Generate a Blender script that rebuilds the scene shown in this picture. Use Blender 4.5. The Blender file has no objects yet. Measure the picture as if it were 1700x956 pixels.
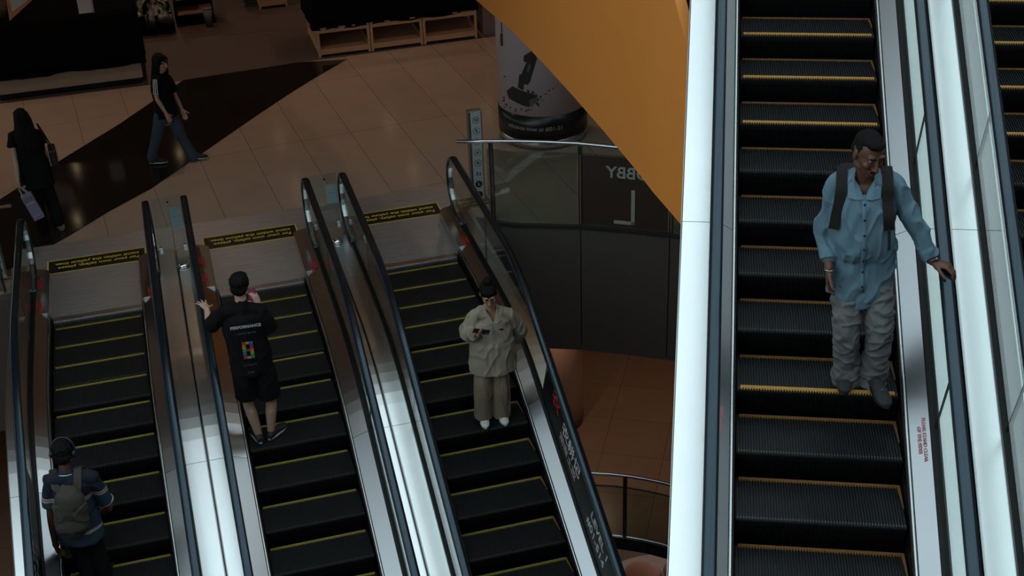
import bpy, bmesh, math, random
from math import sin, cos, pi, radians, sqrt, atan2
from mathutils import Vector, Matrix, noise, Quaternion

# ------------------------------------------------------------ camera, sky, lamps, exposure
SC = bpy.context.scene
COL = SC.collection
V = Vector
FPX, PITCH, ROLL, YAW = 2282.9, 0.51983, -0.03688, 0.25847
CAM = V((0.73569, -13.69517, 7.60407))
_cp, _sp = cos(PITCH), sin(PITCH)
CF = V((sin(YAW) * _cp, cos(YAW) * _cp, -_sp))
_r0 = V((cos(YAW), -sin(YAW), 0)); _u0 = _r0.cross(CF)
CR = cos(ROLL) * _r0 + sin(ROLL) * _u0
CU = -sin(ROLL) * _r0 + cos(ROLL) * _u0
cd = bpy.data.cameras.new('camera'); cam = bpy.data.objects.new('camera', cd); COL.objects.link(cam)
cd.sensor_width = 36; cd.lens = 36 * FPX / 1700; cd.clip_end = 200; cd.clip_start = .05
cam.matrix_world = Matrix(((CR.x, CU.x, -CF.x, CAM.x), (CR.y, CU.y, -CF.y, CAM.y), (CR.z, CU.z, -CF.z, CAM.z), (0, 0, 0, 1)))
SC.camera = cam
SC.view_settings.view_transform = 'Standard'; SC.view_settings.look = 'None'
SC.view_settings.gamma = 1; SC.view_settings.use_curve_mapping = False
SC.view_settings.exposure = 0.0
SC.cycles.max_bounces = 7; SC.cycles.transparent_max_bounces = 12
SC.cycles.caustics_reflective = False; SC.cycles.caustics_refractive = False
SC.cycles.sample_clamp_indirect = 4

SKY = 1.5
w = bpy.data.worlds.new('overcast_sky'); SC.world = w; w.use_nodes = True
nt = w.node_tree; nt.nodes.clear()
o_ = nt.nodes.new('ShaderNodeOutputWorld'); b_ = nt.nodes.new('ShaderNodeBackground')
tc = nt.nodes.new('ShaderNodeTexCoord'); nz = nt.nodes.new('ShaderNodeTexNoise'); rp = nt.nodes.new('ShaderNodeValToRGB')
nz.inputs['Scale'].default_value = 7; nz.inputs['Detail'].default_value = 3
rp.color_ramp.elements[0].position = .33; rp.color_ramp.elements[0].color = (.60, .74, .79, 1)
rp.color_ramp.elements[1].position = .6; rp.color_ramp.elements[1].color = (.80, .96, 1.0, 1)
nt.links.new(tc.outputs['Generated'], nz.inputs['Vector']); nt.links.new(nz.outputs['Fac'], rp.inputs['Fac'])
nt.links.new(rp.outputs['Color'], b_.inputs['Color']); b_.inputs['Strength'].default_value = SKY
nt.links.new(b_.outputs['Background'], o_.inputs['Surface'])

LAMP_W = 30.0   # each ceiling downlight over the lobby


# ------------------------------------------------------------ pixel rays (positions measured in the photo, then fixed in metres)
def ray(px, py):
    return CF + ((px - 850) / FPX) * CR - ((py - 478) / FPX) * CU


def at_z(px, py, z):
    d = ray(px, py); return CAM + d * ((z - CAM.z) / d.z)


def at_plane(px, py, p0, n):
    d = ray(px, py); return CAM + d * ((p0 - CAM).dot(n) / d.dot(n))


# ------------------------------------------------------------ materials
MATS = {}


def mat(name, col, rough=.5, metal=0, spec=.5, noise_amt=0, noise_scale=8, bump=0, bump_scale=40, coat=0, emit=None, stretch=None, sheen=0, alpha=None):
    if name in MATS: return MATS[name]
    m = bpy.data.materials.new(name); MATS[name] = m; m.use_nodes = True
    n = m.node_tree; b = n.nodes['Principled BSDF']
    b.inputs['Base Color'].default_value = (*col, 1); b.inputs['Roughness'].default_value = rough
    b.inputs['Metallic'].default_value = metal; b.inputs['Specular IOR Level'].default_value = spec
    b.inputs['Coat Weight'].default_value = coat; b.inputs['Sheen Weight'].default_value = sheen
    if emit: b.inputs['Emission Color'].default_value = (*emit[0], 1); b.inputs['Emission Strength'].default_value = emit[1]
    if noise_amt or bump:
        t = n.nodes.new('ShaderNodeTexCoord'); mp = n.nodes.new('ShaderNodeMapping'); n.links.new(t.outputs['Object'], mp.inputs['Vector'])
        if stretch: mp.inputs['Scale'].default_value = stretch
    if noise_amt:
        z = n.nodes.new('ShaderNodeTexNoise'); z.inputs['Scale'].default_value = noise_scale; z.inputs['Detail'].default_value = 4
        n.links.new(mp.outputs['Vector'], z.inputs['Vector'])
        mx = n.nodes.new('ShaderNodeMix'); mx.data_type = 'RGBA'
        mx.inputs[6].default_value = tuple(c * (1 - noise_amt) for c in col) + (1,)
        mx.inputs[7].default_value = tuple(min(1, c * (1 + noise_amt)) for c in col) + (1,)
        n.links.new(z.outputs['Fac'], mx.inputs[0]); n.links.new(mx.outputs[2], b.inputs['Base Color'])
    if bump:
        z = n.nodes.new('ShaderNodeTexNoise'); z.inputs['Scale'].default_value = bump_scale; z.inputs['Detail'].default_value = 3
        n.links.new(mp.outputs['Vector'], z.inputs['Vector'])
        bp = n.nodes.new('ShaderNodeBump'); bp.inputs['Strength'].default_value = bump; bp.inputs['Distance'].default_value = .01
        n.links.new(z.outputs['Fac'], bp.inputs['Height']); n.links.new(bp.outputs['Normal'], b.inputs['Normal'])
    return m


def glass_mat(name, tint, refl=1.0, rough=.02):
    if name in MATS: return MATS[name]
    m = bpy.data.materials.new(name); MATS[name] = m; m.use_nodes = True
    n = m.node_tree; n.nodes.clear()
    o = n.nodes.new('ShaderNodeOutputMaterial'); t = n.nodes.new('ShaderNodeBsdfTransparent'); g = n.nodes.new('ShaderNodeBsdfGlossy')
    f = n.nodes.new('ShaderNodeFresnel'); mx = n.nodes.new('ShaderNodeMixShader'); mu = n.nodes.new('ShaderNodeMath'); mu.operation = 'MULTIPLY'
    f.inputs['IOR'].default_value = 1.5; mu.inputs[1].default_value = refl
    t.inputs['Color'].default_value = (*tint, 1); g.inputs['Roughness'].default_value = rough
    ge = n.nodes.new('ShaderNodeNewGeometry'); mi_ = n.nodes.new('ShaderNodeMix')   # thin pane: both faces reflect alike
    mi_.inputs[2].default_value = 1.5; mi_.inputs[3].default_value = 1 / 1.5; n.links.new(ge.outputs['Backfacing'], mi_.inputs[0]); n.links.new(mi_.outputs[0], f.inputs['IOR'])
    n.links.new(f.outputs[0], mu.inputs[0]); n.links.new(mu.outputs[0], mx.inputs[0])
    n.links.new(t.outputs[0], mx.inputs[1]); n.links.new(g.outputs[0], mx.inputs[2]); n.links.new(mx.outputs[0], o.inputs['Surface'])
    return m


def tile_mat(name, col, grout, size, rot, rough, offs=(0, 0), vary=.05, gw=.006, spec=.5):
    m = bpy.data.materials.new(name); MATS[name] = m; m.use_nodes = True
    n = m.node_tree; b = n.nodes['Principled BSDF']; b.inputs['Roughness'].default_value = rough; b.inputs['Specular IOR Level'].default_value = spec
    t = n.nodes.new('ShaderNodeTexCoord'); mp = n.nodes.new('ShaderNodeMapping'); mp.inputs['Rotation'].default_value = (0, 0, rot)
    mp.inputs['Location'].default_value = (offs[0], offs[1], 0)
    br = n.nodes.new('ShaderNodeTexBrick'); br.offset = 0; br.inputs['Scale'].default_value = 1
    br.inputs['Brick Width'].default_value = size[0]; br.inputs['Row Height'].default_value = size[1]; br.inputs['Mortar Size'].default_value = gw
    br.inputs['Mortar Smooth'].default_value = 0; br.inputs['Bias'].default_value = 0
    br.inputs['Color1'].default_value = (*[c * (1 - vary) for c in col], 1); br.inputs['Color2'].default_value = (*[c * (1 + vary) for c in col], 1)
    br.inputs['Mortar'].default_value = (*grout, 1)
    nz = n.nodes.new('ShaderNodeTexNoise'); nz.inputs['Scale'].default_value = 2.5; nz.inputs['Detail'].default_value = 5
    mx = n.nodes.new('ShaderNodeMix'); mx.data_type = 'RGBA'; mx.blend_type = 'MULTIPLY'; mx.inputs[0].default_value = .25
    n.links.new(t.outputs['Object'], mp.inputs['Vector']); n.links.new(mp.outputs['Vector'], br.inputs['Vector']); n.links.new(t.outputs['Object'], nz.inputs['Vector'])
    n.links.new(br.outputs['Color'], mx.inputs[6]); n.links.new(nz.outputs['Color'], mx.inputs[7]); n.links.new(mx.outputs[2], b.inputs['Base Color'])
    return m


STEEL = mat('brushed_stainless', (.62, .63, .64), .22, 1, bump=.05, bump_scale=30, stretch=(12, .6, 12))
DECK = mat('satin_deck_steel', (.86, .90, .92), .26, 1, noise_amt=.06, noise_scale=2)
PLATE = mat('landing_steel', (.46, .45, .45), .36, .6, noise_amt=.3, noise_scale=5, bump=.25, bump_scale=60, stretch=(.5, 6, 1))
COMB = mat('comb_aluminium', (.62, .62, .63), .35, 1, noise_amt=.3, noise_scale=30)
STEPM = mat('step_dark_aluminium', (.022, .024, .026), .42, .3, noise_amt=.35, noise_scale=6)
RISER = mat('riser_black', (.004, .004, .005), .6, .0, spec=.15)
TIP = mat('worn_tread_tips', (.16, .17, .17), .4, .8)
YEL = mat('yellow_demarcation', (.26, .21, .035), .55, noise_amt=.25, noise_scale=60)
ORY = mat('amber_demarcation', (.50, .26, .06), .55, noise_amt=.3, noise_scale=60)
ORD = mat('dark_amber_demarcation', (.20, .095, .025), .55, noise_amt=.4, noise_scale=60)  # darker amber than the nosing lines, for back and edge lines
BLK = mat('black_skirt', (.005, .005, .006), .45, spec=.25)
RUB = mat('handrail_rubber', (.006, .010, .015), .22, spec=.8, coat=.2)
RUB.node_tree.nodes['Principled BSDF'].inputs['Specular Tint'].default_value = (.55, .80, 1, 1)  # blue of the reflected sky tinted into the rubber's sheen
INNER = mat('inner_deck_steel', (.48, .51, .54), .28, 1, noise_amt=.05, noise_scale=2)
GLS = glass_mat('clear_balustrade_glass', (.91, .96, .94), .75)
GLS2 = glass_mat('railing_glass', (.74, .80, .77), 1.1)
FILM = mat('black_advert_film', (.004, .006, .006), .4, spec=.15)
WHT = mat('white_letter_film', (.75, .76, .74), .5)
REDL = mat('red_letter_film', (.62, .03, .03), .5)
YLT = mat('yellow_letter_film', (.75, .62, .08), .5)
BROWNF = mat('brown_sign_film', (.055, .038, .03), .35)
PALE = mat('pale_letter_film', (.42, .40, .36), .5)


# ------------------------------------------------------------ mesh helpers
def mesh_obj(name, bm, m, parent=None, smooth=False):
    me = bpy.data.meshes.new(name); bmesh.ops.recalc_face_normals(bm, faces=bm.faces[:]); bm.to_mesh(me); bm.free()
    for x in (m if isinstance(m, (list, tuple)) else [m]): me.materials.append(x)
    if smooth:
        for p in me.polygons: p.use_smooth = True
    o = bpy.data.objects.new(name, me); COL.objects.link(o)
    if parent: o.parent = parent
    return o


def tag(o, label=None, cat=None, group=None, kind=None):
    if label: o['label'] = label
    if cat: o['category'] = cat
    if group: o['group'] = group
    if kind: o['kind'] = kind
    return o


def empty(name, loc=(0, 0, 0), rz=0, label=None, cat=None, group=None):
    o = bpy.data.objects.new(name, None); COL.objects.link(o); o.location = loc; o.rotation_euler = (0, 0, rz)
    o.empty_display_size = .1
    return tag(o, label, cat, group)


def copy_part(o, parent):
    c = o.copy(); COL.objects.link(c); c.parent = parent
    return c


def box(bm, c, s, rz=0, mi=0, M=None):
    r = bmesh.ops.create_cube(bm, size=1)
    T = Matrix.Translation(c) @ Matrix.Rotation(rz, 4, 'Z') @ Matrix.Diagonal((*s, 1))
    if M is not None: T = M @ T
    bmesh.ops.transform(bm, matrix=T, verts=r['verts'])
    for f in {f for v in r['verts'] for f in v.link_faces}: f.material_index = mi
    return r['verts']


def bevel(bm, w=.01, seg=2):
    bmesh.ops.bevel(bm, geom=bm.edges[:], offset=w, segments=seg, affect='EDGES', profile=.5, clamp_overlap=True)


def cyl(bm, p0, p1, r, seg=16, r2=None, mi=0):
    p0, p1 = V(p0), V(p1); d = p1 - p0
    q = V((0, 0, 1)).rotation_difference(d.normalized()).to_matrix().to_4x4()
    T = Matrix.Translation((p0 + p1) / 2) @ q
    k = bmesh.ops.create_cone(bm, cap_ends=True, segments=seg, radius1=r, radius2=r if r2 is None else r2, depth=d.length, matrix=T)
    for f in {f for v in k['verts'] for f in v.link_faces}: f.material_index = mi


def sphere(bm, c, r, seg=14, R=None, mi=0):
    s = (r, r, r) if isinstance(r, (int, float)) else r
    T = Matrix.Translation(c) @ (R.to_4x4() if R is not None else Matrix()) @ Matrix.Diagonal((*s, 1))
    k = bmesh.ops.create_uvsphere(bm, u_segments=seg, v_segments=max(8, seg // 2 + 2), radius=1, matrix=T)
    for f in {f for v in k['verts'] for f in v.link_faces}: f.material_index = mi


def prism(bm, poly, z0, z1, mi=0):
    """closed polygon in x,y extruded from z0 to z1"""
    a = [bm.verts.new((x, y, z0)) for x, y in poly]; b = [bm.verts.new((x, y, z1)) for x, y in poly]
    n = len(poly); fs = [bm.faces.new(a[::-1]), bm.faces.new(b)]
    for i in range(n): fs.append(bm.faces.new((a[i], a[(i + 1) % n], b[(i + 1) % n], b[i])))
    for f in fs: f.material_index = mi


def loft(bm, rings, closed=True, caps=True, mi=0):
    vs = [[bm.verts.new(p) for p in r] for r in rings]; n = len(rings[0]); fs = []
    for i in range(len(vs) - 1):
        for j in range(n if closed else n - 1):
            fs.append(bm.faces.new((vs[i][j], vs[i][(j + 1) % n], vs[i + 1][(j + 1) % n], vs[i + 1][j])))
    if caps and closed: fs += [bm.faces.new(vs[0][::-1]), bm.faces.new(vs[-1])]
    for f in fs: f.material_index = mi


def tube_path(bm, pts, r, seg=10, mi=0):
    """round tube along a polyline"""
    pts = [V(p) for p in pts]; rings = []
    prev = None
    for i, p in enumerate(pts):
        d = (pts[min(i + 1, len(pts) - 1)] - pts[max(i - 1, 0)]).normalized()
        s = d.cross(V((0, 0, 1)))
        if s.length < 1e-3: s = prev or V((1, 0, 0))
        s.normalize(); u = s.cross(d); prev = s
        rings.append([p + (s * cos(2 * pi * k / seg) + u * sin(2 * pi * k / seg)) * r for k in range(seg)])
    loft(bm, rings, mi=mi)


_TXT = {}


def text_bm(body, size, bold=.0, mirror=False, spacing=1.0, align='CENTER', extrude=.0008, line=1.0):
    """lettering as flat geometry in the x,y plane"""
    cu = bpy.data.curves.new('lettering', 'FONT'); cu.body = body; cu.size = size; cu.align_x = align; cu.align_y = 'CENTER'
    cu.extrude = extrude; cu.offset = bold; cu.space_character = spacing; cu.resolution_u = 3; cu.space_line = line
    ob = bpy.data.objects.new('lettering', cu); COL.objects.link(ob)
    dg = bpy.context.evaluated_depsgraph_get(); me = bpy.data.meshes.new_from_object(ob.evaluated_get(dg))
    bm = bmesh.new(); bm.from_mesh(me)
    bpy.data.objects.remove(ob); bpy.data.curves.remove(cu); bpy.data.meshes.remove(me)
    if mirror: bmesh.ops.scale(bm, vec=(-1, 1, 1), verts=bm.verts[:])
    return bm


def place(bm, M):
    bmesh.ops.transform(bm, matrix=M, verts=bm.verts[:]); return bm


def basis(x, y, z, o):
    x, y, z, o = V(x), V(y), V(z), V(o)
    return Matrix(((x.x, y.x, z.x, o.x), (x.y, y.y, z.y, o.y), (x.z, y.z, z.z, o.z), (0, 0, 0, 1)))


# ------------------------------------------------------------ escalator geometry
SL = 0.46976; TH = math.atan(SL); PA, PR = 1.18663, 3.08232
T2 = PA + PR * sin(TH)


def prof_land(t):
    u = t - PA
    if u < 0: return 0.0
    if t < T2: return -(PR - sqrt(PR * PR - u * u))
    return -(PR - PR * cos(TH)) - (t - T2) * SL


def prof_line(t): return -(t - .2) * SL


def tsamples(t0, t1, extra=()):
    ts = set([t0, t1]); ts.update(x for x in extra if t0 < x < t1)
    k = t0
    while k < t1:
        ts.add(round(k, 4)); k += .12 if PA - .1 < k < T2 + .1 else .5
    return sorted(ts)


def sweep_bm(bm, poly, ts, prof, mi=0):
    loft(bm, [[V((x, -t, prof(t) + h)) for x, h in poly] for t in ts], mi=mi)


def rail_path(prof, t0, t1, newel, H=.915):
    pts = []
    if newel:
        c = (-.72, H - .36); n = 14
        for i in range(n + 1):
            a = -pi / 2 - pi * i / n
            pts.append((c[0] + .36 * cos(a) - .0, c[1] + .36 * sin(a)))
        pts.insert(0, (-.45, c[1] - .36))
        t0 = -.6
    for t in tsamples(t0, t1): pts.append((t, prof(t) + H))
    return pts


def normals(pts):
    out = []
    for i in range(len(pts)):
        a = pts[max(i - 1, 0)]; b = pts[min(i + 1, len(pts) - 1)]
        d = V((b[0] - a[0], b[1] - a[1])).normalized(); out.append(V((-d.y, d.x)))
    return out


def path_sweep(bm, pts, sec, xc, mi=0):
    ns = normals(pts)
    loft(bm, [[V((xc + x, -(p[0] + n.x * h), p[1] + n.y * h)) for x, h in sec] for p, n in zip(pts, ns)], mi=mi)


def rounded(wd, th, top=.5):
    a, b = wd / 2, th / 2
    return [(-a * .6, -b), (-a, -b * .5), (-a, b * .2), (-a * .8, b * .75), (-a * .35, b), (a * .35, b), (a * .8, b * .75), (a, b * .2), (a, -b * .5), (a * .6, -b)]


def step_mesh(hw):
    bm = bmesh.new(); n = 58; pitch = 2 * (hw - .008) / n
    box(bm, (0, .2, -.021), (2 * hw - .01, .392, .016))
    for i in range(n):
        x = -(hw - .008) + pitch * (i + .5)
        box(bm, (x, .205, -.0065), (pitch * .45, .366, .013))
        box(bm, (x, .012, -.008), (pitch * .5, .018, .016), mi=2)
    # riser, bowed inwards, with its own ribs
    prof = [(.008, -.018), (.004, -.05), (.012, -.1), (.03, -.16), (.055, -.235)]
    rings = [[V((-hw + .006, y, z)), V((hw - .006, y, z)), V((hw - .006, y + .01, z)), V((-hw + .006, y + .01, z))] for y, z in prof]
    loft(bm, rings, mi=1)
    for i in range(n):
        x = -(hw - .008) + pitch * (i + .5); q = pitch * .22
        loft(bm, [[V((x - q, y - .006, z)), V((x + q, y - .006, z)), V((x + q, y + .002, z)), V((x - q, y + .002, z))] for y, z in prof], mi=1)
    return bm


def line_mesh(hw, y, wd, teeth, up=1):
    bm = bmesh.new(); n = 58; pitch = 2 * (hw - .008) / n
    box(bm, (0, y, -.002), (2 * hw - .05, wd, .008))
    for i in range(1, n - 1):
        x = -(hw - .008) + pitch * (i + .5)
        box(bm, (x, y - up * (wd / 2 + teeth / 2), -.003), (pitch * .5, teeth + .004, .008))
    return bm


def escalator(name, label, origin, rz, hw, rails, decks, prof, trange, phase, ks, newel, group, lines, frontks=(), sides=False, joints=(), adv=None, deckj=()):
    root = empty(name, origin, rz, label, 'escalator', group)
    t0, t1 = trange; ts0 = -1.02 if newel else t0
    ts = tsamples(ts0, t1)
    # truss and cladding below the steps
    bm = bmesh.new(); a, b = decks
    sweep_bm(bm, [(a + .02, -1.0), (b - .02, -1.0), (b - .02, -.42), (a + .02, -.42)], tsamples(.05 if newel else t0, t1), prof)
    mesh_obj('truss', bm, BLK, root)
    for s, rail, deck in ((-1, rails[0], decks[0]), (1, rails[1], decks[1])):
        X = lambda v: s * v
        r = abs(rail); dk = abs(deck)
        P = lambda pl: [(s * x, h) for x, h in pl]
        bm = bmesh.new(); sweep_bm(bm, P([(hw + .008, -.5), (hw + .008, .1), (hw + .016, .1), (hw + .016, -.5)]), tsamples(-.02 if newel else t0, t1), prof)
        mesh_obj('skirt_panel', bm, BLK, root)
        bm = bmesh.new(); sweep_bm(bm, P([(hw + .012, .085), (hw + .014, .11), (hw + .022, .12), (hw + .034, .12), (hw + .038, .105), (hw + .038, .085)]), tsamples(-.03 if newel else t0, t1), prof)
        mesh_obj('skirt_trim', bm, STEEL, root, True)
        # inner deck in plates
        js = [ts0] + [j for j in deckj if ts0 < j < t1] + [t1]
        for q in range(len(js) - 1):
            bm = bmesh.new(); e = tsamples(js[q] + .002, js[q + 1] - .002)
            sweep_bm(bm, P([(hw + .04, .085), (hw + .04, .118), (r - .03, .172), (r - .03, .16)]), e, prof)
            mesh_obj('inner_deck', bm, INNER if js[q] > .4 or not newel else STEEL, root)
            bm = bmesh.new()
            sweep_bm(bm, P([(r + .028, .150), (r + .028, .172), (dk - .016, .172), (dk - .008, .160), (dk - .008, .150)]), e, prof)
            mesh_obj('outer_deck', bm, DECK, root)
        bm = bmesh.new(); sweep_bm(bm, P([(dk - .014, -1.0), (dk - .014, .156), (dk - .006, .156), (dk - .006, -1.0)]), tsamples(.1 if newel else t0, t1), prof)
        mesh_obj('side_cladding', bm, STEEL, root)
        bm = bmesh.new(); sweep_bm(bm, P([(r - .028, .10), (r - .028, .20), (r - .012, .205), (r + .012, .205), (r + .027, .20), (r + .027, .10)]), ts, prof)
        mesh_obj('glass_channel', bm, BLK, root)
        if newel:  # base cabinet under the newel, rounded towards the lobby
            bm = bmesh.new()
            xa, xb = s * (hw + .022), s * (dk - .006); x0, x1 = min(xa, xb), max(xa, xb)
            poly = [(x0, .02), (x1, .02)]
            n = 8
            for i in range(n + 1):
                a_ = pi / 2 * i / n * 1
                f = i / n
                poly.append((x1 - (x1 - x0) * f, 1.0 + .09 * sin(pi * (f if s < 0 else f)) ** .6 if 0 < f < 1 else 1.0))
            prism(bm, poly, .0, .15); mesh_obj('newel_base', bm, STEEL, root)
        pts = rail_path(prof, t0, t1, newel)
        bm = bmesh.new(); path_sweep(bm, pts, rounded(.08, .04), rail); mesh_obj('handrail', bm, RUB, root, True)
        bm = bmesh.new(); path_sweep(bm, pts, [(-.021, -.046), (.021, -.046), (.021, -.019), (-.021, -.019)], rail); mesh_obj('handrail_guide', bm, STEEL, root)
        # glass panes
        jj = [ts0 if newel else t0] + list(joints) + [t1]
        for q in range(len(jj) - 1):
            bm = bmesh.new()
            lean = lambda j, first: 0 if (newel and j < .9) or j in (t0, t1) else .62 * sin(TH) * cos(TH)
            ja, jb = jj[q], jj[q + 1]; la, lb = lean(ja, 1), lean(jb, 0)
            bot = [(t, prof(t) + .19) for t in tsamples(ja + .004, jb - .004)]
            top = [(t, prof(t) + .875) for t in tsamples((ja + la if q else (t0 if not newel else -.72)) + .004, jb + lb - .004)]
            if newel and q == 0:
                arc = [(-.72 + .325 * cos(a), .555 + .325 * sin(a)) for a in [-pi / 2 - pi * i / 12 for i in range(13)]]
                poly = [(-.72, .22)] + [] + arc[1:] + top[1:] + bot[::-1][:-1] + [(-.72, .19)]
            else:
                poly = top + bot[::-1]
            for xx in (rail,):
                vs = [[bm.verts.new((xx + o, -t, z)) for t, z in poly] for o in (-.006, .006)]
                bm.faces.new(vs[0]); bm.faces.new(vs[1][::-1])
                for i in range(len(poly)):
                    f = bm.faces.new((vs[0][i], vs[0][(i + 1) % len(poly)], vs[1][(i + 1) % len(poly)], vs[1][i]))
                    f.material_index = 1
            mesh_obj('glass_panel', bm, [GLS, mat('glass_edge', (.03, .05, .045), .2)], root)
        if adv and s in adv: adv[s](root, rail, s, prof)
    # steps
    base = step_mesh(hw); st0 = None
    ys = line_mesh(hw, .382, .022, .012) ; first = None
    for k in ks:
        tf = phase + .4 * (k + 1); z = prof(tf - .2)
        if first is None:
            st = mesh_obj('step', base, [STEPM, RISER, TIP], root); ln = mesh_obj('demarcation_line', ys, lines, st)
            first = st; firstl = ln; fr = sd = None
        else:
            st = copy_part(first, root); copy_part(firstl, st)
        st.location = (0, -tf, z)
        if k in frontks:
            if fr is None: fr = mesh_obj('nosing_line', line_mesh(hw, .026, .030, .010, up=1), ORY, st)
            else: copy_part(fr, st)
        if sides and k >= sides[0]:
            if sd is None:
                bm = bmesh.new()
                prism(bm, [(hw - .026, .39), (hw - .010, .17), (hw - .005, .17), (hw - .005, .39)], -.006, .003)
                sd = mesh_obj('edge_line', bm, ORD, st)
            else: copy_part(sd, st)
    if newel:
        # landing plate, comb and safety notice
        bm = bmesh.new(); a, b = decks
        box(bm, ((a + b) / 2, 1.035, .0), (b - a - .004, 1.82, .024)); mesh_obj('landing_plate', bm, PLATE, root)
        bm = bmesh.new(); box(bm, (0, .075, .006), (2 * hw, .1, .022))
        for i in range(60):
            x = -hw + .012 + (2 * hw - .024) * i / 59
            box(bm, (x, .012, .004), (.006, .05, .014))
        for i in range(40):
            x = -hw + .02 + (2 * hw - .04) * i / 39
            box(bm, (x, .078, .018), (.012, .085, .004))
        mesh_obj('comb', bm, COMB, root)
        bm = bmesh.new(); box(bm, (.015, 1.34, .0135), (1.13, .33, .002))
        st = mesh_obj('safety_notice', bm, mat('black_notice', (.012, .01, .01), .35), root)
        bm = bmesh.new()
        for cx, cy, sx, sy in ((.015, 1.5, 1.13, .014), (.015, 1.18, 1.13, .014), (-.543, 1.34, .016, .33), (.573, 1.34, .016, .33)): box(bm, (cx, cy, .015), (sx, sy, .002))
        mesh_obj('notice_border', bm, YLT, st)
        tb = text_bm('For your own safety, please\nstand within the yellow lines.', .083, bold=.001, align='LEFT', line=1.15)
        place(tb, basis((-1, 0, 0), (0, -1, 0), (0, 0, 1), (.50, 1.345, .0155))); mesh_obj('notice_lettering', tb, YLT, st)
    return root


def deck_text(root, side, hw, t, prof, m, size=.034, body='PLEASE STAND CLEAR\nOF THE SIDES'):
    """small warning printed on an inner deck, read from inside the escalator"""
    x = side * (hw + .105)
    z = prof(t) + .150; sl = (prof(t + .05) - prof(t - .05)) / .1
    d = V((0, -1, sl)).normalized() * (1 if side > 0 else -1)
    up = V((side * .9, 0, .35)).normalized(); nrm = d.cross(up).normalized(); up = nrm.cross(d)
    tb = text_bm(body, size, align='CENTER', bold=.0006)
    place(tb, basis(d, up, nrm, V((x, -t, z)) + nrm * .004)); mesh_obj('warning_lettering', tb, m, root)


def advert(words):
    def f(root, rail, s, prof):
        xi = rail - s * .010
        bm = bmesh.new()
        t_a, t_b = 2.72, 7.6
        top = [(t, prof(t) + .865) for t in tsamples(t_a + .27, t_b + .2)]
        bot = [(t, prof(t) + .212) for t in tsamples(t_a + .02, t_b)]
        poly = top + bot[::-1]
        vs = [[bm.verts.new((xi + o, -t, z)) for t, z in poly] for o in (-.0015, .0015)]
        bm.faces.new(vs[0]); bm.faces.new(vs[1][::-1])
        for i in range(len(poly)): bm.faces.new((vs[0][i], vs[0][(i + 1) % len(poly)], vs[1][(i + 1) % len(poly)], vs[1][i]))
        film = mesh_obj('advert_film', bm, FILM, root)
        d = V((0, -1, -SL)).normalized() * s
        up = V((0, SL, 1)).normalized() if True else None
        up = V((0, SL * 1, 1)).normalized(); up = (V((0, 0, 1)) - d * d.z).normalized()
        nrm = d.cross(up).normalized()
        for body, size, t, h, m in words:
            tb = text_bm(body, size, align='LEFT', bold=.002)
            place(tb, basis(d, up, nrm, V((xi, -t, prof(t) + h)) + nrm * .003)); mesh_obj('advert_lettering', tb, m, film)
    return f


HWL = .474
adR = advert([('农', .24, 3.12, .70, REDL), ('农耕记', .19, 3.42, .65, WHT), ('湖南土菜', .13, 3.33, .45, PALE), ('LEVEL 1', .15, 4.27, .64, WHT), ('#01-514', .15, 4.15, .44, WHT)])
adL = advert([('LEVEL 1', .15, 3.9, .70, PALE), ('#01-514', .15, 3.9, .50, PALE)])
JT = (.62, 2.71, 4.56, 6.4)
DJ = (.28, 2.71, 5.3)
GRP = None
E1 = escalator('escalator', 'leftmost escalator, with a man in a striped shirt and grey backpack', (-.329, 0, 0), 0, HWL, (-.66, .684), (-.90, .919), prof_land, (-1, 8), .09078, range(-1, 18), True, None, YEL, joints=JT, adv={-1: adL}, deckj=DJ)
E2 = escalator('escalator', 'escalator carrying a man in black shorts with one hand on the handrail', (1.468, 0, 0), 0, HWL, (-.688, .695), (-.878, .895), prof_land, (-1, 8), .23093, range(-1, 18), True, None, YEL, joints=JT, deckj=DJ)
E3 = escalator('escalator', 'escalator carrying a woman in beige, its outer glass lined with a black advert', (3.248, 0, 0), 0, HWL, (-.655, .665), (-.885, .87), prof_land, (-1, 8), .06325, range(-1, 18), True, None, YEL, sides=(6,), joints=JT, adv={1: adR}, deckj=DJ)
for root_, sd_, t_ in ((E1, -1, -.15), (E1, 1, -.1), (E2, -1, -.2), (E2, -1, -.62), (E2, 1, -.1), (E3, -1, -.1), (E3, 1, -.12), (E1, -1, -.7)):
    deck_text(root_, sd_, HWL, t_, prof_land, REDL, size=.045, body='PLEASE\nSTAND CLEAR\nOF SIDES')
RO = V((5.13659, -4.2338, 4.07252)); RZ = -.40455
_rx = V((cos(RZ), sin(RZ), 0))
JR = (-2.07, -.22, 1.63, 3.48, 5.33)
DJR = (-.7, 2.1, 4.9)
RA = escalator('escalator', 'near escalator carrying a man in a blue shirt down from the floor above', RO + _rx * .500, RZ, .495, (-.658, .676), (-.885, .872), prof_line, (-3.6, 7), 0.0, range(-9, 17), False, None, ORD, frontks=(-7, -6, -5, -4, -3, -2, -1, 0, 1, 2, 7), sides=(-9,), joints=JR, deckj=DJR)
RB = escalator('escalator', 'empty escalator at the right edge, beyond the man in the blue shirt', RO + _rx * 2.250, RZ, .495, (-.664, .676), (-.872, .895), prof_line, (-3.6, 7), .055, range(-9, 16), False, None, ORD, frontks=range(-9, 3), sides=(-9,), joints=JR, deckj=DJR)
PINK = mat('faded_red_print', (.62, .22, .25), .5)
deck_text(RA, 1, .495, 3.52, prof_line, PINK, size=.030, body='PLEASE STAND CLEAR\nOF THE SIDES')
deck_text(RA, -1, .495, 3.45, prof_line, PINK, size=.030, body='PLEASE STAND CLEAR\nOF THE SIDES')


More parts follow.
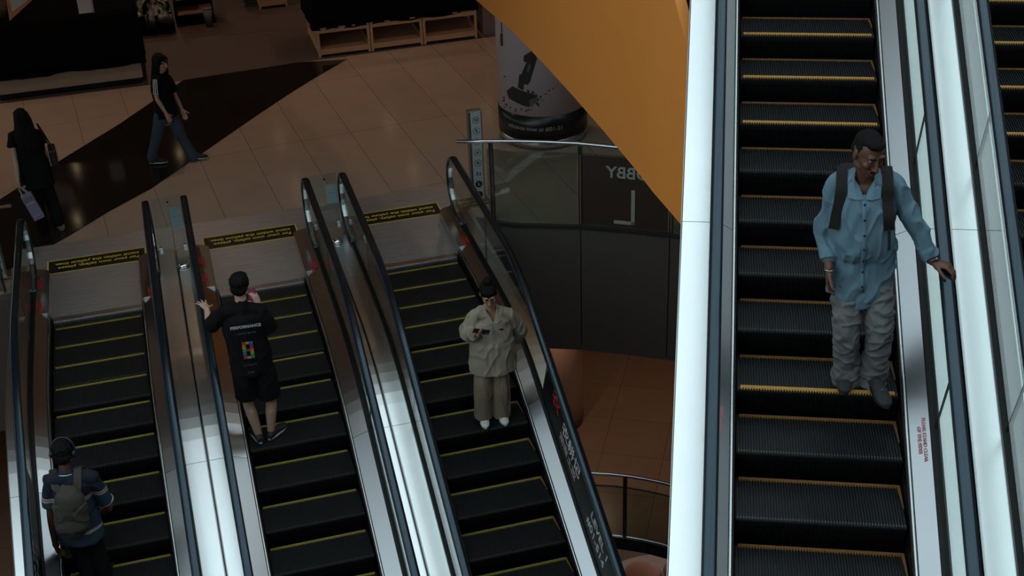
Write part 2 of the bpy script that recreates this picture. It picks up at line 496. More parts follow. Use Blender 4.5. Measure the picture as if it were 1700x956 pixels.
# ------------------------------------------------------------ the building
def struct(name, bm, m, smooth=False):
    o = mesh_obj(name, bm, m, None, smooth); o['kind'] = 'structure'; return o


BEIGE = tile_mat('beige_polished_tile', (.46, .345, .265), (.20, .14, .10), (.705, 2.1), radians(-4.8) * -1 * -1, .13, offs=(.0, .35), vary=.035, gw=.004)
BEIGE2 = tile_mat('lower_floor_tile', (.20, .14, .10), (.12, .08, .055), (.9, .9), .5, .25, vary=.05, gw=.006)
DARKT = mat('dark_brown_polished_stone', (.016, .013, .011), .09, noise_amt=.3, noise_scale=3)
CARPET = mat('brown_matt_floor', (.09, .064, .052), .55, noise_amt=.12, noise_scale=5)
TRIMM = mat('brass_floor_strip', (.75, .60, .45), .3, 1)
PLASTER = mat('brown_grey_plaster', (.30, .24, .20), .7)
CEILM = mat('warm_ceiling', (.42, .30, .22), .75)
DARKW = mat('dark_wall', (.13, .11, .10), .6)
ORANGE = mat('orange_paint', (.88, .31, .055), .5, noise_amt=.04, noise_scale=1.5)
FASC = mat('charcoal_fascia_panel', (.105, .085, .075), .42)

edge = [(4.13, 1.02), (4.57, .68), (5.32, .36), (5.82, .08), (6.31, -.24), (7.2, -.85), (8.6, -2.0), (10.5, -3.6)]   # edge of the lobby floor to the right of the escalators
top_edge = [(-9.0, 1.95), (-1.24, 1.95), (4.13, 1.945)] + edge
# lobby slab, beige
bm = bmesh.new(); prism(bm, [(-9, .93), (-1.24, .93), (-1.24, 1.945), (4.13, 1.945)] + edge + [(14, -3.6), (14, 18), (-9, 18)], -.35, -.012); struct('floor', bm, BEIGE)
# inlaid dark stone band between two long curves, and the matt brown zone behind
curve = [(-1.9, .95), (-.67, 2.13), (-.15, 2.69), (.4, 3.2), (1.18, 4.18), (1.94, 5.13), (2.57, 5.89), (3.01, 6.38), (3.64, 7.04)]
curve2 = [(.55, 6.26), (.09, 5.6), (-.74, 4.55), (-1.49, 3.54), (-3.2, 1.2)]
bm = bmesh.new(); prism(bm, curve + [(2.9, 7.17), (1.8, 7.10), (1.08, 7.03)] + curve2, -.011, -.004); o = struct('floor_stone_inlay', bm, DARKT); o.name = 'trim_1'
bm = bmesh.new(); prism(bm, [(-9, 7.07), (1.05, 7.04), (2.95, 7.18), (6.23, 7.25), (14, 7.4), (14, 17.9), (-9, 17.9)], -.0105, -.0035); struct('trim_2', bm, CARPET)
for i, (p, q) in enumerate((((1.82, 8.85), (2.74, 8.85)), ((1.93, 10.6), (2.95, 10.55)))):
    bm = bmesh.new(); d = V((q[0] - p[0], q[1] - p[1], 0)); box(bm, ((p[0] + q[0]) / 2, (p[1] + q[1]) / 2, -.001), (d.length, .022, .006), atan2(d.y, d.x)); struct('trim_%d' % (3 + i), bm, TRIMM)


def ribbon(pts, z0, z1, th, m, name=None, parent=None):
    """vertical sheet standing on a plan polyline"""
    bm = bmesh.new(); out = []
    for i, p in enumerate(pts):
        a = V(pts[max(i - 1, 0)]); b = V(pts[min(i + 1, len(pts) - 1)]); d = (b - a).normalized(); n = V((-d.y, d.x)) * th / 2
        out.append([V((p[0] + n.x, p[1] + n.y, z0)), V((p[0] - n.x, p[1] - n.y, z0)), V((p[0] - n.x, p[1] - n.y, z1)), V((p[0] + n.x, p[1] + n.y, z1))])
    loft(bm, out)
    return mesh_obj(name, bm, m, parent)


def cut(pts, s0, s1):
    """part of a plan polyline between two x positions"""
    def at(x):
        for (a, b), (c, d) in zip(pts[:-1], pts[1:]):
            if a <= x <= c: return (x, b + (d - b) * (x - a) / (c - a))
    return [at(s0)] + [p for p in pts if s0 < p[0] < s1] + [at(s1)]


# charcoal fascia below the lobby edge, in panels
js = [4.14, 5.32, 6.245, 7.4, 8.6, 10.4]
root = empty('fascia', (5.2, .5, -1.75), 0, 'charcoal fascia panels below the lobby floor edge', 'fascia')
root['kind'] = 'structure'; root.name = 'trim_5'
off = [(x - .02, y - .05) for x, y in edge]
for a, b in zip(js[:-1], js[1:]):
    o = ribbon(cut(off, a + .005, b - .005), -1.74, -.015, .03, FASC, 'fascia_panel'); o.parent = root; o.matrix_parent_inverse = Matrix.Translation(-root.location)
o = ribbon(cut(off, 4.14, 10.4), -.02, .02, .06, mat('dark_edge_trim', (.03, .028, .026), .4), 'edge_trim'); o.parent = root; o.matrix_parent_inverse = Matrix.Translation(-root.location)
o = ribbon([(x + .05, y + .06) for x, y in cut(off, 4.14, 10.4)], -1.72, -.03, .03, BLK, 'backing'); o.parent = root; o.matrix_parent_inverse = Matrix.Translation(-root.location)

# glass railing with the floor sign
rl = empty('glass_railing', (5.2, .45, 0), 0, 'glass railing with steel handrail and brown level sign at the lobby edge', 'railing')
inv = Matrix.Translation(-rl.location)
off2 = [(x - .02, y + .0) for x, y in edge]
for a, b in ((4.33, 5.30), (5.335, 6.235), (6.27, 7.4), (7.44, 8.6)):
    o = ribbon(cut(off2, a, b), .02, .95, .012, GLS2, 'glass_panel', rl); o.matrix_parent_inverse = inv
bm = bmesh.new(); hr = [(3.99, .94), (4.3, .84), (4.68, .70), (5.0, .56)] + [(5.33, .40), (5.78, .10), (6.3, -.26), (7.2, -.87), (8.6, -2.02)]
tube_path(bm, [(x, y, 1.05) for x, y in hr], .022); o = mesh_obj('handrail', bm, STEEL, rl, True); o.matrix_parent_inverse = inv
for x in (4.36, 5.318, 6.255, 7.42, 8.55):
    x, y = cut(off2, x, x + .01)[0]
    bm = bmesh.new(); box(bm, (x, y, .5), (.012, .06, 1.04), -.5); box(bm, (x + .03, y - .012, .5), (.012, .06, 1.04), -.5); box(bm, (x + .015, y, .99), (.05, .03, .12), -.5)
    o = mesh_obj('post', bm, mat('dark_post', (.10, .095, .09), .35, .8), rl); o.matrix_parent_inverse = inv
o = ribbon([(x - .004, y - .010) for x, y in cut(off2, 5.335, 6.235)], .025, .93, .004, BROWNF, 'level_sign', rl); o.matrix_parent_inverse = inv; sign = o
a, b = V((5.32, .36)), V((6.31, -.24)); d2 = (b - a).normalized(); nn = V((d2.y, -d2.x))   # outward, towards the escalators


def on_sign(bm, x, z, name, m):
    x_, y_ = cut(off2, x, x + .01)[0]
    place(bm, basis((d2.x, d2.y, 0), (0, 0, 1), (nn.x, nn.y, 0), (x_ + nn.x * .022, y_ + nn.y * .022, z)))
    o = mesh_obj(name, bm, m, sign); o.matrix_parent_inverse = Matrix.Translation(-rl.location) if False else Matrix.Identity(4)
    o.matrix_parent_inverse = (rl.matrix_world @ inv).inverted() if False else Matrix.Identity(4)
    return o


tb = text_bm('LOBBY', .205, bold=.004, mirror=True); on_sign(tb, 5.875, .735, 'sign_lettering', PALE)
bm = bmesh.new(); box(bm, (.0, .0, 0), (.045, .46, .004)); box(bm, (-.105, -.207, 0), (.25, .045, .004)); on_sign(bm, 5.885, .30, 'sign_lettering', PALE)

# left railing stub
rl2 = empty('glass_railing', (-1.9, .93, 0), 0, 'short glass railing ending beside the pictogram post at the left edge', 'railing'); inv = Matrix.Translation(-rl2.location)
o = ribbon([(-4, .93), (-1.32, .94)], .02, .95, .012, GLS2, 'glass_panel', rl2); o.matrix_parent_inverse = inv
bm = bmesh.new(); tube_path(bm, [(-4, .90, 1.05), (-1.06, .94, 1.05)], .022); o = mesh_obj('handrail', bm, STEEL, rl2, True); o.matrix_parent_inverse = inv
bm = bmesh.new(); box(bm, (-1.34, .97, .5), (.02, .06, 1.04)); o = mesh_obj('post', bm, MATS['dark_post'], rl2); o.matrix_parent_inverse = inv
bm = bmesh.new(); prism(bm, [(-9, .80), (-1.24, .80), (-1.24, .92), (-9, .92)], -1.75, -.013); struct('trim_6', bm, FASC)
bm = bmesh.new(); box(bm, (1.45, 1.0, -.9), (5.36, .04, 1.7)); struct('trim_7', bm, BLK)

# orange bulkhead hanging from the floor above, parallel to the escalators
opts = [at_z(px, py, 2.4) for px, py in ((790, 0), (850, 52), (900, 103), (950, 158), (1000, 215), (1050, 275), (1085, 320), (1130, 372))]
plan = [(o.x, o.y) for o in opts]; x0, y0 = plan[0]
plan = [(x0 - .95, y0 + 5.2), (x0 - .42, y0 + 2.6), (x0 - .16, y0 + 1.1)] + plan + [(plan[-1][0], plan[-1][1] - .1)]
bm = bmesh.new(); nrm2 = .09
loft(bm, [[V((x, y, 2.4)), V((x + nrm2, y, 2.4)), V((x + nrm2, y, 3.85)), V((x + nrm2, y + (.25 if y < -4 else 0), 4.1)), V((x + nrm2, y + (.7 if y < -4 else 0), 4.6)), V((x, y + (.7 if y < -4 else 0), 4.6)), V((x, y + (.25 if y < -4 else 0), 4.1)), V((x, y, 3.85))] for x, y in plan])
xe, ye = plan[-1]
loft(bm, [[V((xe, ye, 2.4)), V((xe + nrm2, ye, 2.4)), V((xe + nrm2, ye, 2.85)), V((xe, ye, 2.85))], [V((xe, ye - .7, 2.4)), V((xe + nrm2, ye - .7, 2.4)), V((xe + nrm2, ye - .7, 2.62)), V((xe, ye - .7, 2.62))]])
struct('wall_orange', bm, ORANGE)

# ceiling over the lobby with the storeys above it, its edge stepping back over the void
cedge = [(-9, -3.2), (-1.2, -2.0), (.6, -1.3), (2.3, -.1), (4.62, .0), (6.4, .6), (14, .9)]
bm = bmesh.new(); prism(bm, cedge + [(14, 18), (-9, 18)], 4.6, 5.0); struct('ceiling', bm, CEILM)
bm = bmesh.new(); loft(bm, [[V((x, y + .02, 5.0)), V((x, y + .3, 5.0)), V((x, y + .3, 13)), V((x, y + .02, 13))] for x, y in cedge]); struct('wall_upper', bm, PLASTER)
for nm, c, s, m in (('wall_back', (2.5, 18.1, 4), (23, .2, 18), DARKW), ('wall_left', (-9.1, 0, -2.5), (.2, 46, 12), DARKW), ('wall_right', (14.1, 0, 4), (.2, 46, 18), DARKW), ('wall_front', (2.5, -20.1, 4), (23, .2, 18), DARKW)):  # unseen enclosing walls; the left one kept low to admit side light
    bm = bmesh.new(); box(bm, c, s); struct(nm, bm, m)
LOWZ = -4.6
bm = bmesh.new(); hole = []
hc = (4.37, -2.54); hr_ = 2.83
# lower floor with a round opening near the camera side
n = 40; ringp = [(hc[0] + hr_ * cos(2 * pi * i / n), hc[1] + hr_ * sin(2 * pi * i / n)) for i in range(n)]
outer = [(hc[0] + 40 * cos(2 * pi * i / n), hc[1] + 40 * sin(2 * pi * i / n)) for i in range(n)]
outer = [(min(14, max(-9, x)), min(18, max(-20, y))) for x, y in outer]
loft(bm, [[V((x, y, LOWZ)) for x, y in ringp], [V((x, y, LOWZ)) for x, y in outer]], caps=False)
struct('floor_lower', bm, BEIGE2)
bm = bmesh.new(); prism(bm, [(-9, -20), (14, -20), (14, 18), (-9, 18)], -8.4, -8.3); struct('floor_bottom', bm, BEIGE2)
bm = bmesh.new(); loft(bm, [[V((hc[0] + (hr_ - .01) * cos(2 * pi * i / n), hc[1] + (hr_ - .01) * sin(2 * pi * i / n), LOWZ + z)) for i in range(n)] for z in (-.22, .02)], caps=False); struct('trim_8', bm, BLK)
# skylight bars of the roof
bars = bmesh.new()
for k in range(-3, 8): box(bars, (k * 2.0, -9.5, 13.2), (.10, 21, .25))
for k in range(-9, 1): box(bars, (2.5, k * 2.2, 13.2), (23, .10, .25))
struct('ceiling_skylight_bars', bars, mat('skylight_frame', (.25, .27, .28), .5))

# lower floor railing round the opening, and the column
rl3 = empty('glass_railing', (hc[0], hc[1], LOWZ), 0, 'curved glass railing round the opening in the lower floor', 'railing')
def arcp(r, a0, a1, n=24): return [(r * cos(a0 + (a1 - a0) * i / n), r * sin(a0 + (a1 - a0) * i / n)) for i in range(n + 1)]
R_ = hr_ - .03
for a0 in range(30, 210, 30):
    ribbon(arcp(R_, radians(a0 + .6), radians(a0 + 29.4), 10), .03, .86, .012, GLS2, 'glass_panel', rl3)
    bm = bmesh.new(); p = arcp(R_, radians(a0), radians(a0 + 1), 1)[0]; box(bm, (*p, .52), (.05, .05, 1.02), radians(a0)); mesh_obj('post', bm, mat('bronze_post', (.05, .04, .035), .4, .6), rl3)
bm = bmesh.new(); tube_path(bm, [(x, y, 1.05) for x, y in arcp(R_, radians(20), radians(215), 40)], .024); mesh_obj('handrail', bm, STEEL, rl3, True)
bm = bmesh.new(); tube_path(bm, [(x, y, .86) for x, y in arcp(R_, radians(20), radians(215), 40)], .012); mesh_obj('mid_rail', bm, MATS['bronze_post'], rl3, True)
bm = bmesh.new(); tube_path(bm, [(x, y, .02) for x, y in arcp(R_, radians(20), radians(215), 40)], .025); mesh_obj('base_rail', bm, STEEL, rl3, True)

cl = empty('column', (5.72, 2.85, LOWZ), 0, 'round tan column on the lower floor beneath the lobby edge', 'column')
bm = bmesh.new(); cyl(bm, (0, 0, .12), (0, 0, 2.86), .42, 48); mesh_obj('shaft', bm, mat('tan_column_paint', (.62, .43, .33), .5), cl, True)
bm = bmesh.new(); cyl(bm, (0, 0, 0), (0, 0, .12), .43, 48); mesh_obj('base', bm, mat('shadowed_base', (.05, .035, .03), .4), cl, True)  # base trim, coloured dark to stand for the shadow at the foot

# something round and pink on the lowest floor: a display table of round cushions, seen through the opening
tb_ = empty('round_bench', (7.15, 1.5, -8.3), 0, 'pale round bench on the lowest floor seen through the opening', 'bench')
bm = bmesh.new(); cyl(bm, (0, 0, 0), (0, 0, .42), 1.40, 48); cyl(bm, (0, 0, .42), (0, 0, .47), 1.47, 48); mesh_obj('base', bm, mat('pale_bench', (.40, .33, .29), .6), tb_)
for k in range(9):
    a = 2 * pi * k / 9
    bm = bmesh.new(); sphere(bm, (0, 0, 0), (.30, .30, .12), 20)
    o = mesh_obj('round_cushion', bm, mat('salmon_cushion', (.34, .16, .11), .8), None, True); o.location = (7.15 + .93 * cos(a + .3), 1.5 + .93 * sin(a + .3), -7.83 + .125)
    tag(o, 'salmon round cushion on the pale bench seen through the lower opening', 'cushion', 'round cushions on the lower bench')

# ceiling downlights over the lobby
k_ = 0
for y in (2.0, 4.6, 7.2, 9.8, 12.4, 15.0):
    for x in (-4.2, -1.3, .9, 3.1, 5.6, 7.9):
        if x > 5 and y < 3: continue
        r = empty('ceiling_downlight', (x, y, 4.6), 0, 'small round recessed downlight in the lobby ceiling', 'ceiling light', 'recessed lobby downlights')
        bm = bmesh.new(); cyl(bm, (0, 0, -.015), (0, 0, .0), .075, 20); mesh_obj('trim_ring', bm, STEEL, r)
        bm = bmesh.new(); cyl(bm, (0, 0, -.02), (0, 0, -.012), .05, 20); mesh_obj('lens', bm, mat('lamp_lens', (.9, .8, .6), .4, emit=((1, .72, .42), 9)), r)
        if (k_ % 2) == 0 and y > 3:
            L = bpy.data.lights.new('downlight', 'SPOT'); L.energy = LAMP_W * 2; L.color = (1, .68, .48); L.spot_size = radians(115); L.spot_blend = .8; L.shadow_soft_size = .06
            lo = bpy.data.objects.new('downlight_lamp', L); COL.objects.link(lo); lo.parent = r; lo.location = (0, 0, -.05)
        k_ += 1
bm = bmesh.new(); prism(bm, [(-9, 1.3), (4.13, 1.2)] + [(x, y + .12) for x, y in edge] + [(14, -3.4), (14, 18), (-9, 18)], -1.74, -1.68); struct('ceiling_lower', bm, CEILM)
for x, y in ((5.2, 1.6), (7.4, .7), (3.0, 3.2), (6.6, 3.4), (9.4, 2.4), (-.5, 3.2), (-3.2, 2.2), (-6.0, 2.2), (10.8, -1.6)):  # added lamps that light the lower floor; no such fittings are seen
    r = empty('ceiling_downlight', (x, y, -1.74), 0, 'small round downlight added to light the lower floor', 'ceiling light', 'added lower floor downlights')
    bm = bmesh.new(); cyl(bm, (0, 0, -.015), (0, 0, .0), .075, 20); mesh_obj('trim_ring', bm, STEEL, r)
    bm = bmesh.new(); cyl(bm, (0, 0, -.02), (0, 0, -.012), .05, 20); mesh_obj('lens', bm, MATS['lamp_lens'], r)
    L = bpy.data.lights.new('downlight', 'SPOT'); L.energy = 34 if x > 0 else 15; L.color = (1, .64, .44); L.spot_size = radians(140); L.spot_blend = .9; L.shadow_soft_size = .06
    lo = bpy.data.objects.new('downlight_lamp', L); COL.objects.link(lo); lo.parent = r; lo.location = (0, 0, -.05)


for x, y in ((6.2, 3.2), (8.4, 2.6), (7.4, 5.0)):  # unseen lamps added to brighten the bench below the opening
    r = empty('ceiling_downlight', (x, y, -4.72), 0, 'small round downlight added to brighten the bench on the lowest floor', 'ceiling light', 'added downlights for the lowest floor')
    bm = bmesh.new(); cyl(bm, (0, 0, -.015), (0, 0, .11), .075, 20); mesh_obj('trim_ring', bm, STEEL, r)
    bm = bmesh.new(); cyl(bm, (0, 0, -.02), (0, 0, -.012), .05, 20); mesh_obj('lens', bm, MATS['lamp_lens'], r)
    L = bpy.data.lights.new('downlight', 'SPOT'); L.energy = 26; L.color = (1, .72, .58); L.spot_size = radians(130); L.spot_blend = .9; L.shadow_soft_size = .06
    lo = bpy.data.objects.new('downlight_lamp', L); COL.objects.link(lo); lo.parent = r; lo.location = (0, 0, -.05)


# ------------------------------------------------------------ people
def ell(bm, c, r, R=None, seg=16): sphere(bm, c, r, seg, R)


def limb(bm, pts, rad, seg=16, side=None, cap=True):
    """tapered tube through points; radius a number or (across, deep) measured along 'side' and square to it"""
    pts = [V(p) for p in pts]
    n = len(pts); P = []; Rr = []
    # smooth interpolation
    for i in range(n - 1):
        p0 = pts[max(i - 1, 0)]; p1 = pts[i]; p2 = pts[i + 1]; p3 = pts[min(i + 2, n - 1)]
        r1 = rad[i] if isinstance(rad[i], tuple) else (rad[i], rad[i]); r2 = rad[i + 1] if isinstance(rad[i + 1], tuple) else (rad[i + 1], rad[i + 1])
        st = 5
        for k in range(st + (1 if i == n - 2 else 0)):
            t = k / st; t2, t3 = t * t, t * t * t
            q = .5 * ((2 * p1) + (-p0 + p2) * t + (2 * p0 - 5 * p1 + 4 * p2 - p3) * t2 + (-p0 + 3 * p1 - 3 * p2 + p3) * t3)
            s_ = t * t * (3 - 2 * t)
            P.append(q); Rr.append((r1[0] + (r2[0] - r1[0]) * s_, r1[1] + (r2[1] - r1[1]) * s_))
    rings = []
    for i, p in enumerate(P):
        d = (P[min(i + 1, len(P) - 1)] - P[max(i - 1, 0)]).normalized()
        s = V(side) if side is not None else V((1, 0, 0))
        s = s - d * s.dot(d)
        if s.length < .05: s = V((0, 1, 0)) - d * d.y
        s.normalize(); u = d.cross(s)
        rings.append((p, d, s, u, Rr[i]))
    def ring(p, s, u, a, b): return [p + s * cos(2 * pi * k / seg) * a + u * sin(2 * pi * k / seg) * b for k in range(seg)]
    out = []
    if cap:
        p, d, s, u, (a, b) = rings[0]; m = min(a, b)
        out.append(ring(p - d * m * .85, s, u, a * .5, b * .5)); out.append(ring(p - d * m * .5, s, u, a * .85, b * .85))
    for p, d, s, u, (a, b) in rings: out.append(ring(p, s, u, a, b))
    if cap:
        p, d, s, u, (a, b) = rings[-1]; m = min(a, b)
        out.append(ring(p + d * m * .5, s, u, a * .85, b * .85)); out.append(ring(p + d * m * .85, s, u, a * .5, b * .5))
    loft(bm, out)


def fuse(name, bm, m, parent, vox=.008, smooth=2, disp=None, flip=True):
    """melts overlapping closed forms into one continuous skin"""
    me = bpy.data.meshes.new('form'); bmesh.ops.recalc_face_normals(bm, faces=bm.faces[:]); bm.to_mesh(me); bm.free()
    o = bpy.data.objects.new('form', me); COL.objects.link(o)
    md = o.modifiers.new('r', 'REMESH'); md.mode = 'VOXEL'; md.voxel_size = vox; md.use_smooth_shade = True
    dg = bpy.context.evaluated_depsgraph_get(); me2 = bpy.data.meshes.new_from_object(o.evaluated_get(dg))
    bpy.data.objects.remove(o); bpy.data.meshes.remove(me)
    b2 = bmesh.new(); b2.from_mesh(me2); bpy.data.meshes.remove(me2)
    for _ in range(smooth): bmesh.ops.smooth_vert(b2, verts=b2.verts[:], factor=.5, use_axis_x=True, use_axis_y=True, use_axis_z=True)
    if disp:
        b2.normal_update()
        for v in b2.verts: v.co += v.normal * disp(v.co)
        bmesh.ops.smooth_vert(b2, verts=b2.verts[:], factor=.4, use_axis_x=True, use_axis_y=True, use_axis_z=True)
    return mesh_obj(name, b2, m, parent, True)


def folds(amp, sc=9, st=(1, 1, .45), seed=0, low=None):
    def f(p):
        q = V((p.x * st[0], p.y * st[1], p.z * st[2])) * sc + V((seed * 3.1, seed * 1.7, 0))
        a = noise.noise(q + noise.noise_vector(q * .5) * 1.2)
        r = 1 - abs(noise.noise(q * .8 + V((9, 3, 1))) * 2.2)
        k = amp * (a * .9 + max(0, r) ** 3 * .9 - .2)
        return k
    return f


def frame(d, up_hint):
    """rotation whose local Y is d and whose Z is nearest up_hint"""
    y = V(d).normalized(); z = V(up_hint) - y * V(up_hint).dot(y); z.normalize(); x = y.cross(z)
    return Matrix(((x.x, y.x, z.x), (x.y, y.y, z.y), (x.z, y.z, z.z)))


def head_frame(yaw, pitch, roll=0):
    """local forward +Y; yaw>0 turns to the person's left, pitch>0 looks down"""
    return Matrix.Rotation(yaw, 3, 'Z') @ Matrix.Rotation(-pitch, 3, 'X') @ Matrix.Rotation(roll, 3, 'Y')


def head_forms(bm, c, R, s=1.0, fem=False, ears=True):
    T = lambda x, y, z: c + R @ (V((x, y, z)) * s)
    E = lambda p, r, seg=20: ell(bm, T(*p), tuple(q * s for q in r), R, seg)
    jw = .9 if fem else 1.0
    E((0, -.014, .028), (.077, .096, .092), 28); E((0, .022, -.012), (.066 * jw, .070, .088), 24)
    E((0, .034, -.070), (.050 * jw, .050, .042)); E((0, .066, -.098), (.026, .022, .018))
    for sg in (-1, 1):
        E((sg * .036, .066, -.022), (.026, .024, .022)); E((sg * .052 * jw, .012, -.062), (.018, .038, .030))
        E((sg * .030, .078, .036), (.026, .014, .010))
        if ears:
            E((sg * .079, -.006, -.002), (.010, .020, .032)); E((sg * .077, .0, -.026), (.008, .010, .012))
    limb(bm, [T(0, .088, .022), T(0, .104, -.006), T(0, .118, -.030)], [(.007 * s, .010 * s), (.010 * s, .012 * s), (.014 * s, .013 * s)], 12, side=R @ V((1, 0, 0)))
    for sg in (-1, 1): E((sg * .013, .102, -.034), (.009, .012, .008), 12)
    E((0, .090, -.064), (.024, .015, .007), 14); E((0, .088, -.075), (.020, .014, .007), 14)


def face_parts(root, c, R, s, hairm, lipm, brow=True, closed=False):
    T = lambda x, y, z: c + R @ (V((x, y, z)) * s)
    for sg in (-1, 1):
        bm = bmesh.new(); sphere(bm, T(sg * .030, .078, .012), .0125 * s, 14, R); e = mesh_obj('eye', bm, mat('eye_white', (.16, .14, .13), .4), root, True)
        bm = bmesh.new(); sphere(bm, T(sg * .030, .0865, .011), .0062 * s, 12, R); mesh_obj('iris', bm, mat('dark_iris', (.012, .008, .006), .2), e, True)
        if brow:
            bm = bmesh.new(); limb(bm, [T(sg * .012, .098, .033), T(sg * .032, .098, .039), T(sg * .050, .084, .034)], [.0040 * s, .0046 * s, .0026 * s], 8); mesh_obj('eyebrow', bm, hairm, root, True)
    bm = bmesh.new(); limb(bm, [T(-.024, .094, -.067), T(-.008, .105, -.063), T(0, .106, -.065), T(.008, .105, -.063), T(.024, .094, -.067)], [.003 * s, .005 * s, .0045 * s, .005 * s, .003 * s], 8)
    limb(bm, [T(-.018, .095, -.074), T(0, .103, -.077), T(.018, .095, -.074)], [.003 * s, .0058 * s, .003 * s], 8)
    fuse('lips', bm, lipm, root, .0025, 1)


def hand_forms(bm, wr, d, palm_n, thumb, s=1.0, curl=.35, spread=.1, thumb_curl=.3, curls=None, thumb_out=.9):
    """wr wrist, d finger direction, palm_n way the palm faces, thumb direction of the thumb side"""
    d = V(d).normalized(); n = V(palm_n); n = (n - d * n.dot(d)).normalized(); t = V(thumb); t = (t - d * t.dot(d) - n * t.dot(n)).normalized()
    L = .088 * s
    limb(bm, [wr - d * .01, wr + d * L * .35, wr + d * L * .75, wr + d * L * .97], [(.026 * s, .019 * s), (.036 * s, .017 * s), (.041 * s, .0145 * s), (.040 * s, .012 * s)], 16, side=t)
    ell(bm, wr + d * L * .35 + t * .022 * s + n * .008 * s, (.020 * s,) * 3)
    lens = [(.041, .024, .019), (.046, .028, .021), (.043, .026, .020), (.034, .020, .018)]; rr = [.0088, .009, .0085, .0075]
    for i in range(4):
        off = (.029 - i * .0193) * s
        k0 = wr + d * (L * (.93 - abs(i - 1.2) * .035)) + t * off
        ax = d.cross(n)  # curling axis
        a = (curls[i] if curls else curl) ; dd = (d + t * spread * (1.5 - i) * .5).normalized()
        pts = [k0 - d * .012 * s]; p = k0; pts.append(p); ang = 0
        for j, l in enumerate(lens[i]):
            ang += a * (.8, 1.1, .7)[j]
            q = (dd * cos(ang) + n * sin(ang)).normalized(); p = p + q * l * s; pts.append(p)
        r = rr[i] * s
        limb(bm, pts, [r * 1.05, r * 1.08, r, r * .92, r * .8], 10)
    b0 = wr + d * L * .22 + t * .022 * s + n * .004 * s
    td = (d * (1 - thumb_out * .45) + t * thumb_out * .8 + n * .25).normalized()
    p1 = b0 + td * .042 * s; t2 = (td * cos(thumb_curl) + d * sin(thumb_curl) * .7 + n * sin(thumb_curl) * .6).normalized(); p2 = p1 + t2 * .032 * s; t3 = (t2 + d * .3 * thumb_curl + n * thumb_curl * .4).normalized(); p3 = p2 + t3 * .024 * s
    limb(bm, [b0 - td * .006 * s, b0 + td * .015 * s, p1, p2, p3], [.014 * s, .0135 * s, .0105 * s, .0098 * s, .0082 * s], 10)


def shoe(root, heel, toe, up, m, sole_m, L=.27, wd=.048, hgt=.06, low=False, name='shoe', accent=None):
    heel, toe = V(heel), V(toe); d = (toe - heel).normalized(); R = frame(d, up)
    T = lambda x, y, z: heel + R @ V((x, y, z))
    bm = bmesh.new()
    secs = [(.0, .030, .030, .035), (.03, .034, .040, .042), (.08, .034, .045, .046), (.13, .037, .038, .038), (.18, .044, .030, .030), (.22, .043, .026, .024), (.255, .032, .021, .018), (.268, .016, .016, .012)]
    k = L / .27
    rings = []
    for y, a, zc, b in secs:
        rings.append([T(a * cos(2 * pi * i / 16) * (wd / .044), y * k, max(.012, zc * hgt / .05 + b * sin(2 * pi * i / 16))) for i in range(16)])
    loft(bm, rings)
    o = fuse(name, bm, m, root, .006, 1)
    bm = bmesh.new(); rings = []
    for z in (.0, .008, .016):
        rg = []
        for i in range(28):
            a = 2 * pi * i / 28; y = .134 + .139 * cos(a); x = .040 * sin(a) * (1.06 if y > .15 else .86) * (wd / .044)
            rg.append(T(x, y * k, z))
        rings.append(rg)
    loft(bm, rings); mesh_obj('sole', bm, sole_m, o, False)
    return o


class Person:
    def __init__(s, label, loc, rz, scale=1.0):
        s.o = empty('person', loc, rz, label, 'person'); s.loc = V(loc); s.rz = rz; s.sc = scale
        s.f = V((-sin(rz), cos(rz), 0)); s.inv = (Matrix.Translation(s.loc) @ Matrix.Rotation(rz, 4, 'Z')).inverted()

    def J(s, px, py, fwd=0.0):
        """joint seen at a pixel of the photo, at a given distance in front of (+) or behind the body's vertical plane"""
        return s.inv @ at_plane(px, py, s.loc + s.f * fwd, s.f)


# ------------------------------------------------------------ advert column
ac = empty('advert_column', (5.73, 3.19, 0), 0, 'round column wrapped in a pale vacuum cleaner advert with a black band', 'column')
WRAP = mat('lilac_grey_wrap', (.60, .52, .56), .45, noise_amt=.05, noise_scale=2)
RC = .61
bm = bmesh.new(); cyl(bm, (0, 0, .48), (0, 0, 4.58), RC, 72); wr_ = mesh_obj('printed_wrap', bm, WRAP, ac, True)
bm = bmesh.new(); cyl(bm, (0, 0, .13), (0, 0, .48), RC + .002, 72); bd = mesh_obj('black_band', bm, mat('black_vinyl', (.008, .008, .008), .3), ac, True)
bm = bmesh.new(); cyl(bm, (0, 0, .0), (0, 0, .13), RC - .006, 72); mesh_obj('steel_base', bm, STEEL, ac, True)


def wrap_on(bm, r, ang0, z0):
    """bends flat artwork (x to the right, y up) round the column; ang0 is where x = 0 sits"""
    for v in bm.verts:
        a = ang0 + v.co.x / r; h = r + v.co.z
        v.co = V((cos(a) * h, sin(a) * h, z0 + v.co.y))
    return bm


def subdiv(bm, n=2):
    bmesh.ops.triangulate(bm, faces=bm.faces[:])
    bmesh.ops.subdivide_edges(bm, edges=[e for e in bm.edges if e.calc_length() > .05], cuts=n, use_grid_fill=True)
    return bm


A0 = atan2(-13.695 - 3.19, .736 - 5.73)      # side of the column that faces the escalators
tb = text_bm('advance now at #01-21', .085, bold=.0008, align='LEFT')
wrap_on(tb, RC + .006, A0 - .86, .30); 
for v in tb.verts: pass
mesh_obj('band_lettering', tb, mat('grey_band_print', (.30, .29, .29), .5), bd)


def art(polys, name, m, dz=.003):
    """flat printed shapes of the advert"""
    bm = bmesh.new()
    for pl in polys:
        f = bm.faces.new([bm.verts.new((x, y, dz)) for x, y in pl])
    subdiv(bm, 2); wrap_on(bm, RC, A0, 0); return mesh_obj(name, bm, m, wr_)


